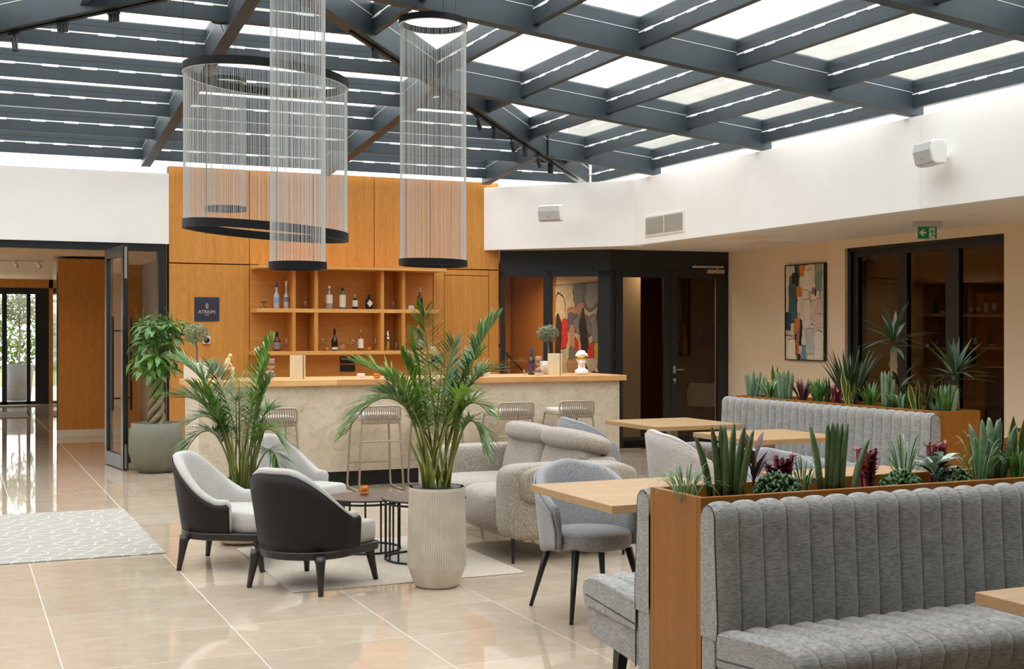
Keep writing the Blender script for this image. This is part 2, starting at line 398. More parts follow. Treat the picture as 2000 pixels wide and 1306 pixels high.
for fc in FACES:
    for k, d in enumerate(ROWS):
        cuts = [-d]+[o_ for o_ in OFF if abs(o_) < d-.12]+[d]
        for o0, o1 in zip(cuts[:-1], cuts[1:]):
            a, b = rp(fc, d, o0+.05), rp(fc, d, o1-.05)
            p_ = MB().beam(a, b, .06, .062, .185).mat(2).beam(a, b, .05, .252, .259).mat(0).beam(a, b, .056, .19, .252).beam(a, b, .05, .259, .319)
            p_.mat(1).beam(a, b, .064, .181, .193)
            av, bv = Vector(a), Vector(b); L = (bv-av).length; n_ = max(2, int(L/.32))
            for q in range(n_):                                  # lumps of sealant along the seam
                u0 = (q+.15+.2*rs.random())/n_; u1 = u0+.42/n_
                p_.beam(tuple(av.lerp(bv,u0)), tuple(av.lerp(bv,u1)), .067, .173, .196)
            p_.build('purlin', [M['steel'], M['seam'], M['black']], roof)
    for k, d1 in enumerate(ROWS):
        d0 = ROWS[k+1] if k+1 < len(ROWS) else 0.0
        ends = [-9.0]+list(OFF)+[9.0]
        for o0, o1 in zip(ends[:-1], ends[1:]):
            sg = 1 if o0 >= 0 else -1
            lo, hi = (o0, o1) if sg > 0 else (-o1, -o0)
            hi = min(hi, d1)
            if lo >= d1: continue
            pl = [(max(d0, lo), lo), (d1, lo), (d1, hi)]
            if hi < d1: pl.append((max(d0, hi), hi))
            if d0 > lo and d0 < hi: pl.append((d0, d0))
            elif hi < d1 and d0 < lo: pass
            pl2 = []
            for q in pl:
                if not pl2 or (Vector(q)-Vector(pl2[-1])).length > .02: pl2.append(q)
            if len(pl2) < 3: continue
            top = [rp(fc, d_, sg*o_) for d_, o_ in pl2]; n_ = len(top)
            vs = [(x,y,z+.305) for x,y,z in top]+[(x,y,z+.317) for x,y,z in top]
            MB().add(vs, [tuple(range(n_)), tuple(range(n_,2*n_))[::-1]]+[(i,(i+1)%n_,n_+(i+1)%n_,n_+i) for i in range(n_)]).build('glass_pane', M['roofglass'] if fc is not FACES[3] else M['shaded'], roof)
# ================================================================== entrance screen at the left, open leaf
ent = structure(bpy.data.objects.new('door_2', None)); COL.objects.link(ent); ent.location = (0, YB, 0)
MB().box(-4.75,2.36,.02,.14,2.575,2.665).box(2.27,2.36,.02,.14,0,2.575).box(1.66,1.74,.02,.14,0,2.575).box(1.74,2.27,.02,.14,0,.10).box(-2.6,-2.5,.02,.14,0,2.575).build('door_frame', M['frame'], ent, bevel=.004)
MB().box(1.74,2.27,.06,.07,.10,2.575).build('pane', M['glass'], ent)
leaf = structure(bpy.data.objects.new('door_3', None)); COL.objects.link(leaf); leaf.location = (1.665, YB, 0); leaf.rotation_euler = (0,0,math.atan2(-.84,.11))
M['leafframe'] = m_plain('satin_grey_frame', srgb(66,68,67), .3, .5)
lw = .86
lb = MB().box(0,.09,-.03,.03,.01,2.575).box(lw-.09,lw,-.03,.03,.01,2.575).box(.09,lw-.09,-.03,.03,2.46,2.575).box(.09,lw-.09,-.03,.03,.01,.17)
lf = lb.build('door_leaf', M['leafframe'], leaf, bevel=.004)
MB().box(lw-.002,lw+.004,-.029,.029,.012,2.573).build('edge_strip', M['black'], lf)
MB().box(.09,lw-.09,-.006,.006,.17,2.46).build('pane', M['glass'], lf)
for z0, z1 in ((.02,.30),(2.2,2.56),(1.02,1.18)): MB().box(lw+.003,lw+.006,-.014,.014,z0,z1).build('bolt_plate', M['nickel'] if z0 != 1.02 else M['black'], lf)
for sd in (-1, 1):
    h_ = MB().tube([(lw-.17,sd*.105,.68),(lw-.17,sd*.105,1.76)], .016, 10)
    for hz in (.82,1.60): h_.tube([(lw-.17,sd*.105,hz),(lw-.17,sd*.02,hz)], .010, 8)
    tag(h_.build('pull_handle', M['black'], lf), 'black tubular pull bar')
# ================================================================== lobby behind
M['stone_grey'] = m_plain('grey_stone', srgb(150,142,130), .5, var=.14, vs=4)
wall('wall_lobby_right', M['stone_grey'], (2.62,2.75,YB+.18,20.1,0,2.75))
wb = structure(MB().box(1.42,3.6,20.12,20.85,0,2.70).build('wall_lobby_block', M['shadowgap']))
for x0, x1 in ((1.42,2.36),(2.37,3.6)): MB().box(x0,x1,20.09,20.12,.10,2.70).build('wood_panel', M['oak'], wb)
MB().box(1.40,3.6,20.085,20.12,0,.10).build('skirting', M['grout'], wb)
M['mirror'] = m_plain('mirror_steel', srgb(215,212,205), .08, 1.0)
MB().box(1.395,1.42,20.1,20.85,0,2.70).build('edge_trim', M['mirror'], wb)
wall('wall_lobby_left', M['beige'], (-3.1,-2.95,YB+.14,20.6,0,2.75), (-3.1,-2.95,24.5,29.4,0,2.75), (-3.1,-2.95,20.6,24.5,2.2,2.75))
wall('wall_lobby_back', M['oak'], (1.88,4.2,29.35,29.5,0,2.9), (-3.1,-2.2,29.35,29.5,0,2.9), (-3.1,4.2,29.35,29.5,2.56,2.9))
wall('wall_lobby_far', M['stone_grey'], (3.6,3.75,20.1,29.4,0,2.75))
wall('ceiling_lobby', M['beige'], (-3.1,2.75,YB+.14,18.4,2.72,2.82), (-3.1,2.2,18.4,29.5,2.74,2.84), (2.2,3.75,18.4,29.5,2.62,2.84), (-3.1,2.2,18.4,18.55,2.66,2.74))
e2 = structure(bpy.data.objects.new('door_4', None)); COL.objects.link(e2); e2.location = (0, 29.36, 0)
MB().box(-2.2,1.88,0,.12,2.42,2.56).box(1.60,1.88,0,.12,0,2.42).box(.92,1.02,0,.12,0,2.42).box(.78,.86,.06,.16,0,2.42).box(-.3,-.2,0,.12,0,2.42).box(-2.2,-2.1,0,.12,0,2.42).box(-2.2,1.6,0,.12,0,.07).box(1.42,1.50,0,.12,0,2.42).build('door_frame', M['frame'], e2)
MB().box(-2.1,1.6,.05,.06,.07,2.42).build('pane', M['glass'], e2)
M['matbrown'] = m_fabric('brown_mat', srgb(86,66,50), srgb(120,96,74), 150)
tag(MB().box(-.9,1.25,24.8,26.6,0,.012).build('entrance_mat', M['matbrown']), 'brown entrance mat on the lobby floor by the glass doors', 'mat')
for x, y in ((.9,18.0),(.5,23.0)):  # downlights and their lamps are added to light the lobby
    t = thing('ceiling_downlight', 'added round recessed downlight in the lobby ceiling' + (' nearer the open glass door' if y < 20 else ' nearer the entrance doors'), 'light', (x,y,2.72 if y < 18.4 else 2.74), group='added lobby downlights')
    MB().lathe([(.075,-.004),(.095,-.006),(.095,0)], 20).build('trim_ring', M['white'], t)
    MB().lathe([(.001,-.003),(.075,-.003)], 20).build('lens', m_emit('warm_lens', (1,.85,.65,1), 6), t)
    lamp('lobby_fill_lamp', (x,y,2.68), 12, .3)
tk = thing('lobby_track_light', 'white ceiling track with spot heads in the lobby', 'light', (.75,21.5,2.74))
MB().box(-.9,.55,-.02,.02,-.03,0).build('track', M['white'], tk)
for x in (-.5,.1,.45): MB().cyl((x,0,-.03),(x+.05,-.06,-.11),.03).build('spot_head', M['white'], tk)
# ================================================================== lounge behind the screens at the back right
M['amber'] = m_wood('amber_veneer', srgb(166,104,42), srgb(186,124,58), 'z', 1, .5, .03)
wall('wall_lounge_back', M['amber'], (5.2,8.25,18.6,18.75,0,2.8))
wall('wall_lounge_wood', M['brown'], (8.25,12.5,18.6,18.75,0,2.8))
wall('wall_lounge_pier', M['beige'], (8.30,8.80,15.32,17.0,0,ZS), (8.80,9.02,16.4,17.0,0,ZS))
wall('wall_lounge_stair', M['amber'], (8.30,8.42,17.0,18.6,0,ZS))
wall('wall_lounge_end', M['beige'], (10.02,10.12,15.25,15.30,0,ZS), (12.4,12.5,14.86,18.6,0,ZS))
wall('wall_lounge_left', M['white'], (6.80,6.9,YB+.1,18.6,0,ZS) if 0 else (5.2,5.3,15.95,18.6,0,ZS))
structure(MB().prism([(5.2,15.92),(6.9,15.80),(8.1,14.90),(12.5,14.80),(12.5,18.7),(5.2,18.7)], ZS, ZS+.1).build('ceiling_lounge', M['ceil']))
for k, (x, y, pw) in enumerate(((7.3,17.0,26),(9.0,15.12,8),(9.6,17.9,2.5))):  # last two are added lamps; the one by the doors brightens the pier
    t = thing('ceiling_downlight', 'round recessed downlight in the lounge ceiling ' + ('over the stair rail','added by the glass doors to light the pier','added for light by the brown wood wall')[k], 'light', (x,y,ZS), group='lounge downlights')
    MB().lathe([(.075,-.004),(.095,-.006),(.095,0)], 20).build('trim_ring', M['white'], t)
    MB().lathe([(.001,-.003),(.075,-.003)], 20).build('lens', m_emit('warm_lens', (1,.8,.55,1), 5), t)
    lamp('lounge_lamp', (x,y,ZS-.03), pw, .25, (1,.80,.55))
hr = thing('stair_handrail', 'thin black stair handrail sloping down behind the glass screen', 'handrail', (6.95,17.6,0))
MB().tube([(.0,0,1.95),(.1,0,1.95),(1.05,0,1.0)], .016, 8).build('rail', M['black'], hr)
for x, zt in ((.32,1.72),(.80,1.25)): MB().cyl((x,0,0),(x,0,zt),.009,n=8).build('baluster', M['black'], hr)
MB().tube([(.25,0,.9),(.62,0,1.42)], .008, 6).build('brace', M['black'], hr)
h2 = thing('wall_handrail', 'black handrail on the brown wall behind the glass doors', 'handrail', (9.0,18.5,0))
MB().tube([(-.4,0,1.45),(1.4,0,2.0)], .018, 8).build('rail', M['black'], h2)
for x, z in ((-.2,1.51),(1.2,1.94)): MB().tube([(x,0,z),(x,.1,z-.05)], .01, 6).build('bracket', M['black'], h2)
cb = thing('lounge_sideboard', 'low wooden sideboard seen through the left pane of the glass screen', 'sideboard', (6.6,18.2,0))
MB().box(-.6,1.1,-.2,.35,.08,1.02).build('body', M['amber'], cb, bevel=.004)
MB().box(-.65,1.15,-.25,.38,1.02,1.06).build('top', M['oak_edge'], cb, bevel=.004)
for x in (-.55,1.05): MB().box(x-.03,x+.03,-.15,.3,0,.08).build('leg', M['black'], cb)
fl = thing('floor_lamp', 'floor lamp with black drum shade behind the glass doors', 'lamp', (11.5,17.6,0))
MB().lathe([(.16,0),(.16,.02),(.02,.03)], 24).build('base', M['black'], fl)
MB().cyl((0,0,.02),(0,0,1.45),.012).build('pole', M['black'], fl)
MB().lathe([(.24,1.42),(.19,1.68),(.185,1.68),(.235,1.42)], 28, close=True).build('shade', M['black'], fl)
M['shell'] = m_plain('white_plastic', srgb(196,192,184), .35)
sc_ = thing('shell_chair', 'white moulded plastic armchair behind the right glass door', 'chair', (10.72,16.55,0), math.radians(-52))
def shellf(u, v):
    a = (u-.5)*PI*1.25; h = .44+.06*(1-v); top = .80 if abs(u-.5) < .2 else .80-.30*min(1,(abs(u-.5)-.2)/.22)
    r = .12+.20*min(1, v*2.2); z = .44 if v < .38 else .44+(top-.44)*((v-.38)/.62)
    return (r*math.sin(a)*1.05, -r*math.cos(a)*.95 if v > .3 else -r*math.cos(a)*.95, z)
MB().grid(shellf, 21, 9).build('shell', M['shell'], sc_, smooth=True, solid=.012, sub=1)
MB().lathe([(.001,.43),(.30,.435),(.32,.45),(.30,.465),(.001,.46)], 24, sy=.95).build('seat', M['shell'], sc_, smooth=True)
for sx, sy in ((1,1),(-1,1),(-1,-1),(1,-1)): MB().cyl((sx*.12,sy*.12,.44),(sx*.24,sy*.22,0),.014,n=8).build('leg', M['black'], sc_)
# ================================================================== dining room behind the right-hand window
wall('wall_dining_back', M['beige'], (13.3,13.4,6.5,14.86,2.30,ZS))
dw = structure(MB().box(13.34,13.42,6.5,14.86,0,2.30).build('wall_dining_reflection', M['frame']))  # black frames and brown panels mimic door frames reflected in the window
for y0, y1 in ((8.2,9.35),(9.75,10.05),(10.55,10.95),(11.25,11.95),(12.25,12.75),(13.05,13.6)):
    MB().box(13.31,13.34,y0,y1,.05,2.14).build('wood_panel', M['brown'], dw)
wall('wall_dining_left', M['beige'], (10.0,13.4,14.7,14.86,0,ZS))
wall('wall_dining_right', M['beige'], (10.0,13.4,6.4,6.5,0,ZS))
wall('ceiling_dining', M['ceil'], (10.0,13.4,6.4,14.86,ZS,ZS+.1))
t = thing('ceiling_downlight', 'lit round downlight in the dining room ceiling behind the dark window', 'light', at(1833,492,z=ZS))
MB().lathe([(.08,-.004),(.10,-.006),(.10,0)], 20).build('trim_ring', M['white'], t)
MB().lathe([(.001,-.003),(.08,-.003)], 20).build('lens', m_emit('lit_lens', (1,.88,.70,1), 9), t)
lamp('dining_lamp', t.location-Vector((0,0,.03)), 6, .2)
dc = thing('dining_door_closer', 'white overhead door closer mimicking a reflected one in the dark window', 'door closer', (13.28,at(1725,523,X=13.28).y,2.22))  # closer and lever handle copy fittings of the reflected doors
MB().box(-.05,0,-.22,.22,0,.05).build('rail', M['shell'], dc); MB().box(-.08,0,-.18,.14,-.14,-.03).build('body', M['shell'], dc)
fs = thing('fire_notice', 'small white and red fire notice on the dark dining room wall', 'sign', (13.30,at(1686,655,X=13.3).y,at(1686,655,X=13.3).z))
MB().box(-.006,0,-.09,.09,-.14,.14).build('plate', m_plain('notice_red', srgb(190,30,30), .5), fs)
MB().box(-.008,-.006,-.07,-.005,-.11,.11).box(-.008,-.006,.01,.07,.0,.11).build('print', M['white'], fs)
bd = thing('dining_lever_handle', 'brass lever handle mimicking a reflected one, behind the yucca', 'handle', (13.28,at(1800,722,X=13.28).y,1.05))
MB().cyl((0,0,0),(-.06,0,0),.012).cyl((-.06,0,0),(-.06,.14,0),.012).build('lever', m_plain('brass', srgb(176,136,70), .3, .9), bd); MB().box(-.01,0,-.03,.03,-.16,.05).build('backplate', m_plain('brass2', srgb(150,116,60), .35, .9), bd)
# ================================================================== outside the entrance: ground, trees, planter
def leafcloud(n, rx, ry, rz, size, seed, cz=0, shell=.45):
    r = random.Random(seed); mb = MB()
    for k in range(n):
        while True:
            p = Vector((r.uniform(-1,1), r.uniform(-1,1), r.uniform(-1,1)))
            if shell < p.length < 1: break
        p = Vector((p.x*rx, p.y*ry, p.z*rz+cz)); q = size*r.uniform(.7,1.3)
        d = Vector((r.gauss(0,1), r.gauss(0,1), r.gauss(0,1))).normalized(); e = d.orthogonal().normalized()*q*.32; d = d*q
        mb.add([p-d*.5, p+e*.6, p+d*.5, p-e*.6], [(0,1,2,3)])
    return mb
M['olive'] = m_leaf('olive_leaf', srgb(70,78,44), srgb(150,156,112), .5, .3)
M['hedge'] = m_leaf('hedge_leaf', srgb(48,66,26), srgb(120,140,60), .5, .3)
M['bark'] = m_plain('grey_bark', srgb(112,98,82), .9, var=.3, vs=20, bump=.6, bs=40)
M['pave'] = m_plain('pale_paving', srgb(205,198,184), .8, var=.08, vs=2)
structure(MB().box(-30,20,29.6,70,-.14,-.02).build('ground', M['pave']))
structure(MB().box(-30,-3.2,5,29.6,-.14,-.02).build('ground_side', M['pave']))
lawn = tag(MB().box(-20,14,40,62,-.02,.0).build('lawn', m_plain('lawn_green', srgb(120,140,70), .9, var=.25, vs=3)), kind='structure')
def tree(label, loc, h, rx, rz, n, leaf, seed, size=.16):
    t = thing('olive_tree', label, 'tree', loc, group='trees outside the entrance'); r = random.Random(seed)
    MB().tube([(0,0,-.02),(.08,.05,h*.3),(-.05,.1,h*.55),(.1,0,h*.8)], [.16,.12,.10,.05], 8).tube([(-.02,.08,h*.45),(.45,.1,h*.75)], [.08,.03], 6).build('trunk', M['bark'], t)
    leafcloud(n, rx, rx, rz, size, seed, h).build('crown', leaf, t)
tree('olive tree with leaning trunk outside the left entrance pane', (-.5,35.5,0), 2.9, 1.9, 1.2, 2600, M['olive'], 5)
tree('taller olive tree beyond the paving behind the topiary', (2.4,41,0), 3.6, 2.6, 1.6, 2600, M['olive'], 6, .22)
tree('broad olive tree far left of the entrance', (-5.0,40,0), 3.4, 3.0, 1.7, 2600, M['olive'], 8, .24)
tree('leafy tree outside the side window of the lobby', (-6.5,22,0), 2.8, 2.2, 1.5, 2600, M['hedge'], 9, .2)
tree('second leafy tree outside the side window of the lobby', (-7.5,27,0), 3.0, 2.4, 1.6, 2600, M['hedge'], 10, .2)
hg = tag(leafcloud(9000, 16, .9, 1.5, .3, 12, 1.0, .0).build('hedge', M['hedge']), 'long green hedge along the far side of the lawn', 'hedge'); hg.location = (0,56,0)
tp = thing('potted_topiary', 'ball topiary tree in a tall grey planter outside the entrance', 'plant', (1.36,31.6,-.02))
MB().lathe([(.26,0),(.34,.85),(.31,.85),(.30,.80),(.001,.80)], 20).build('pot', m_plain('grey_pot', srgb(92,92,88), .7, var=.1), tp, smooth=True)
MB().tube([(0,0,.8),(.02,.01,1.5),(0,0,2.0)], .025, 8).build('stem', M['bark'], tp)
leafcloud(900, .42, .42, .36, .10, 4, 2.15, .3).build('crown', M['olive'], tp)
# ------------------------------------------------------------------ courtyard buildings seen through the roof glass
M['facade'] = m_plain('weathered_render', srgb(164,160,150), .9, var=.08, vs=.6)
M['facwin'] = m_plain('facade_window_glass', srgb(92,108,116), .15)
M['facframe'] = m_plain('facade_window_frame', srgb(178,172,160), .7)
def facade(label, loc, rz, L, H, nw, floors):
    t = thing('courtyard_building', label, 'building', loc, rz, 'buildings around the courtyard')
    MB().box(0,L,0,.4,-.1,H).build('facade_wall', M['facade'], t)
    MB().box(0,L,-.12,.0,3.0,3.18).box(0,L,-.12,.0,6.2,6.38).box(-.2,L+.2,-.3,.5,H,H+.25).build('string_course', M['facframe'], t)
    fm = MB().box(-.62,.62,-.05,0,-.82,.82).mesh('window', M['facframe']); pm_ = MB().box(-.54,-.03,-.07,-.05,-.74,.74).box(.03,.54,-.07,-.05,-.74,.74).mesh('pane', M['facwin'])
    for f in range(floors):
        for k in range(nw):
            o = obj('window', fm, t); o.location = (L*(k+.5)/nw, 0, 4.6+3.2*f); obj('pane', pm_, o)
facade('pale rendered building seen through the roof glass on the right', (17.0,34,0), -PI/2, 34, 8.2, 11, 1)
# ================================================================== bar counter, back shelves, stools
def m_quartz():
    t = NT('taj_quartzite'); a = t.noise(t.co((1,1,1.3)), 1.6, 9, .68, 1.6); b = t.noise(t.co((1,1,1)), 11, 9, .72, .7)
    c = t.ramp(a, [(.30, srgb(170,152,126)), (.48, srgb(206,192,168)), (.62, srgb(192,175,150)), (.78, srgb(166,149,124))])
    c = t.mix(.35, c, t.ramp(b, [(.35, srgb(150,132,108)), (.52, srgb(216,204,184)), (.70, srgb(178,162,138))]))
    t.col(c).set(Roughness=.35); return t.m
M['quartz'] = m_quartz()
def m_block(name):
    t = NT(name); br = t.new('ShaderNodeTexBrick'); v = t.co((1,1,1)); t.l.new(v, br.inputs['Vector'])
    br.inputs['Scale'].default_value = 1.0; br.inputs['Brick Width'].default_value = .55; br.inputs['Row Height'].default_value = .045; br.inputs['Mortar Size'].default_value = .0
    br.inputs['Color1'].default_value = srgb(196,140,84); br.inputs['Color2'].default_value = srgb(232,184,124)
    f = t.noise(t.co((.6,16,16)), 3, 5, .6); c = t.mix(.35, br.outputs['Color'], t.ramp(f, [(.35, srgb(182,124,70)), (.65, srgb(228,180,122))]))
    t.col(c).set(Roughness=.4); return t.m
M['block'] = m_block('oak_butcher_block')
bar = thing('bar_counter', 'long bar counter with pale veined stone front and thick oak top', 'bar', (2.17,12.4,0))
BL, BD = 4.68, .80
body = MB().box(0,BL,0,.03,.155,1.04).box(BL-.03,BL,.03,BD,.0,1.04).box(0,.03,.03,BD,.155,1.04).box(.03,BL-.03,BD-.03,BD,.155,1.04)
body.build('stone_front', M['quartz'], bar, bevel=.002)
MB().box(.04,BL-.04,.05,.07,0,.155).box(.04,.06,.07,BD-.03,0,.155).build('toe_kick', M['black'], bar)
MB().box(-.05,BL+.06,-.06,BD+.06,1.04,1.10).build('oak_top', M['block'], bar, bevel=.004)
MB().box(.04,BL-.04,.2,BD-.04,.2,.24).build('inner_shelf', M['oak_h'], bar)
# shelves on the wall
su = thing('bar_shelf_unit', 'wall-mounted oak shelf unit with upright dividers behind the bar', 'shelf', (0,YB,0))
SF = -.35
for x0, x1, z0, z1, f in ((3.40,5.86,2.375,2.412,-.46),(3.395,5.80,1.83,1.878,SF),(3.37,5.80,1.298,1.345,SF)):
    MB().box(x0,x1,f,.004,z0,z1).build('shelf_board', M['oak_edge'], su, bevel=.002)
for x0, x1 in ((3.84,3.885),(4.125,4.172),(4.995,5.042),(5.283,5.33)):
    for z0, z1 in ((1.345,1.83),(1.878,2.375)): MB().box(x0,x1,SF+.002,.004,z0,z1).build('divider', M['oak'], su, bevel=.002)
M['taupe'] = m_plain('taupe_tube', srgb(158,142,122), .5, .2)
M['cord'] = m_fabric('taupe_cord', srgb(128,112,94), srgb(160,144,124), 400)
M['cushion'] = m_fabric('oatmeal_cushion', srgb(196,184,170), srgb(224,214,202), 260, mott=.05)
def rrect(w, d, r, n=5, cx=0, cy=0):
    o = []
    for sx, sy, a0 in ((1,1,0),(-1,1,90),(-1,-1,180),(1,-1,270)):
        for k in range(n+1):
            a = math.radians(a0+90*k/n); o.append((cx+sx*(w/2-r)+r*math.cos(a), cy+sy*(d/2-r)+r*math.sin(a)))
    return o
def bar_stool():
    t = thing('bar_stool', 'x', 'bar stool', group='bar stools along the counter')
    r = .0115; w = .19; d = .20
    seatring = [(x,y,.715) for x,y in rrect(.40,.42,.05)]
    MB().tube(seatring, r, 8, closed=True).build('seat_frame', M['taupe'], t, smooth=True)
    for sx in (-1, 1):                     # far leg, floor runner and near leg bent from one tube on each side
        pts = [(sx*w,d-.02,.715),(sx*(w+.015),d+.005,.60),(sx*(w+.035),d+.03,.10),(sx*(w+.037),d+.028,.05),(sx*(w+.038),d,.018),(sx*(w+.038),d-.04,.012),
               (sx*(w+.038),-d-.01,.012)]
        MB().tube(pts, r, 8).build('runner', M['taupe'], t, smooth=True)
        MB().tube([(sx*(w-.01),-d+.02,.715),(sx*(w+.005),-d+.005,.69),(sx*(w+.012),-d-.002,.62),(sx*(w+.038),-d-.03,.012)], r, 8).build('leg', M['taupe'], t, smooth=True)
    MB().tube([(-w-.018,-d-.008,.50),(w+.018,-d-.008,.50)], r*.9, 8).build('back_stretcher', M['taupe'], t)
    MB().tube([(-w-.03,d+.018,.26),(w+.03,d+.018,.26)], r, 8).build('footrest', M['taupe'], t)
    loop = []
    for a, b in rrect(.40,.165,.035): loop.append((a, -.215, .765+b))
    o = MB().tube(loop, r, 8, closed=True).build('backrest_frame', M['taupe'], t, smooth=True)
    for k in range(15):
        x = -.168+.336*k/14; MB().tube([(x,-.229,.69),(x,-.232,.765),(x,-.226,.85)], .0075, 6).build('cord', M['cord'], o)
    MB().prism(rrect(.385,.40,.045), .725, .768).build('seat_cushion', M['cushion'], t, bevel=.012, smooth=False)
    return t
sx_ = (2.80,3.86,4.52,5.32,6.03)
slab_ = ('bar stool half hidden behind the left palm, first of the five at the counter', 'bar stool fully seen left of the ribbed pot, second at the counter', 'bar stool behind the palm in the ribbed pot, third at the counter',
         'bar stool behind the left part of the sofa back, fourth at the counter', 'bar stool nearest the right end of the stone counter')
s0 = bar_stool()
for k, x in enumerate(sx_):
    o = s0 if k == 0 else dup(s0, slab_[k], (0,0,0))
    o.location = (x, 12.06, 0); o.rotation_euler = (0,0,math.radians((2,-2,1,0,-1)[k])); o['label'] = slab_[k]
# ================================================================== upholstered seats
M['tubgrey'] = m_fabric('pale_grey_weave', srgb(156,151,144), srgb(202,197,190), 300, mott=.10)
M['leather'] = m_plain('dark_brown_leather', srgb(24,18,15), .55, var=.08, vs=8, bump=.12, bs=300, Specular_IOR_Level=.3)
M['ebony'] = m_plain('ebony_wood', srgb(34,30,28), .35, var=.15, vs=10)
M['boucle'] = m_fabric('taupe_boucle', srgb(104,92,81), srgb(190,177,163), 170, bump=.7, mott=.05)
M['tweed'] = m_fabric('blue_grey_tweed', srgb(100,101,103), srgb(169,169,169), 230, bump=.5)
M['tweed_w'] = m_fabric('warm_grey_tweed', srgb(150,140,132), srgb(214,205,198), 230, bump=.5)
M['velvet'] = m_fabric('grey_chenille', srgb(120,117,113), srgb(160,156,151), 110, mott=.22, bump=.2, stretch=(.35,.35,1.6))
M['oaktable'] = m_wood('oak_table', srgb(160,124,84), srgb(178,146,106), 'x', .9, .42, .04)
def path(u, a, b, L, s0=.70):
    s = abs(u); g = 1 if u >= 0 else -1
    if s < s0:
        th = s/s0*PI/2; p = (a*math.sin(th)*g, -b*math.cos(th)); n = Vector((math.sin(th)*g/a, -math.cos(th)/b, 0)).normalized()
    else: p = (a*g, (s-s0)/(1-s0)*L); n = Vector((g,0,0))
    return Vector((p[0],p[1],0)), n
def smooth(e0, e1, x): t = max(0, min(1, (x-e0)/(e1-e0))); return t*t*(3-2*t)
def tub(a, b, L, zb, zt, th, lean, nu=41, nz=6):
    """U-shaped upholstered back: outer skin and inner pad"""
    def sec(u, inner):
        p, n = path(u, a, b, L); t = zt(u); out = []
        base = zb(u) if callable(zb) else zb
        l = lean*(1-.6*smooth(.5,1,abs(u)))
        e = th*(1-.35*smooth(.9,1,abs(u)))
        R = lambda z: l*(z-base)
        if inner:
            zs = [base+(t-e*.5-base)*k/(nz-1) for k in range(nz)]
            for z in zs: out.append(p+n*(R(z)-e)+Vector((0,0,z)))
            for k in range(1, 5):
                q = PI*k/5; out.append(p+n*(R(t)-e*.5-e*.5*math.cos(q))+Vector((0,0,t-e*.5+e*.5*math.sin(q))))
            for z in zs[::-1]: out.append(p+n*(R(z)-.004)+Vector((0,0,z)))
        else:
            for k in range(nz): z = base+(t-e*.45-base)*k/(nz-1); out.append(p+n*R(z)+Vector((0,0,z)))
            for k in range(nz)[::-1]: z = base+(t-e*.45-base)*k/(nz-1); out.append(p+n*(R(z)+.010)+Vector((0,0,z)))
        return out
    res = []
    for inner in (False, True):
        us = [-1+2*i/(nu-1) for i in range(nu)]; rows = [sec(u, inner) for u in us]; m = len(rows[0]); mb = MB()
        vs = [v for r_ in rows for v in r_]; fs = [(i*m+j, i*m+(j+1)%m, (i+1)*m+(j+1)%m, (i+1)*m+j) for i in range(nu-1) for j in range(m)]
        fs += [tuple(range(m))[::-1], tuple(range((nu-1)*m, nu*m))]
        res.append(mb.add(vs, fs))
    return res
def pad(poly, z0, z1, crown=.02, inset=.03, rings=4):
    """cushion: polygon with rounded edges and a crowned top"""
    c = Vector((sum(p[0] for p in poly)/len(poly), sum(p[1] for p in poly)/len(poly))); mb = MB(); n = len(poly)
    prof = [(1-inset*1.2, z0), (1-inset*.3, z0+.012), (1, z0+(z1-z0)*.35), (1, z0+(z1-z0)*.62), (1-inset*.35, z1-.012), (1-inset*1.3, z1-.002)]
    for k in range(1, rings+1): f = 1-inset*1.3-(1-inset*1.3)*k/(rings+.001); prof.append((max(f,.001), z1-.002+crown*(1-f*f)))
    vs = [(c.x+(p[0]-c.x)*s, c.y+(p[1]-c.y)*s, z) for s, z in prof for p in poly]
    fs = [(i*n+k, i*n+(k+1)%n, (i+1)*n+(k+1)%n, (i+1)*n+k) for i in range(len(prof)-1) for k in range(n)]+[tuple(range(n))[::-1]]
    return mb.add(vs, fs)
def armchair():
    t = thing('armchair', 'x', 'armchair', group='tub armchairs round the coffee tables')
    def zt(u):
        s = abs(u); return .475+.29*(1-smooth(.10,.78,s))-.03*smooth(.95,1,s)
    o, i = tub(.300,.295,.115, .255, zt, .075, .15)
    o.build('leather_shell', M['leather'], t, smooth=True, fix=True)
    i.build('inner_pad', M['tubgrey'], t, smooth=True, fix=True)
    pl = [(x,y+.01) for x,y in [( .235*math.sin(k*PI/10-PI/2), -.20*math.cos(k*PI/10-PI/2)) for k in range(11)]]
    pl = pl+[(.235,.12),(.275,.19),(.285,.30),(.26,.35),(-.26,.35),(-.285,.30),(-.275,.19),(-.235,.12)]
    pad(pl, .25, .39, .02, .05).build('seat_cushion', M['tubgrey'], t, smooth=True, fix=True)
    ring = [path(-1+2*k/30, .312,.307,.30)[0] for k in range(31)]
    rp_ = [(p.x,p.y) for p in ring]+[(.285,.352),(-.285,.352)]
    MB().prism(rp_, .205, .257).build('base_frame', M['ebony'], t, bevel=.01)
    for sx, sy in ((1,1),(-1,1),(-1,-1),(1,-1)):
        x, y = sx*.255, (.295 if sy > 0 else -.215)
        MB().tube([(x*.96,y*.96,.225),(x,y,.19),(x*1.03,y*1.04,.12),(x*1.09,y*1.12,.0)], [.040,.031,.024,.016], 10).build('leg', M['ebony'], t, smooth=True)
    return t
a0 = armchair()
for k, (x, y, ang, lab) in enumerate(((2.02,7.66,37,'tub armchair with its dark leather back to the viewer, nearest of the three'),
                                      (1.70,8.60,-30,'tub armchair at the left, dark outside and pale seat seen from the side'),
                                      (2.42,9.72,-58,'tub armchair facing the viewer behind the low tables, in front of the bar'))):
    o = a0 if k == 0 else dup(a0, lab, (0,0,0))
    o.location = (x,y,0); o.rotation_euler = (0,0,math.radians(ang-90)); o['label'] = lab
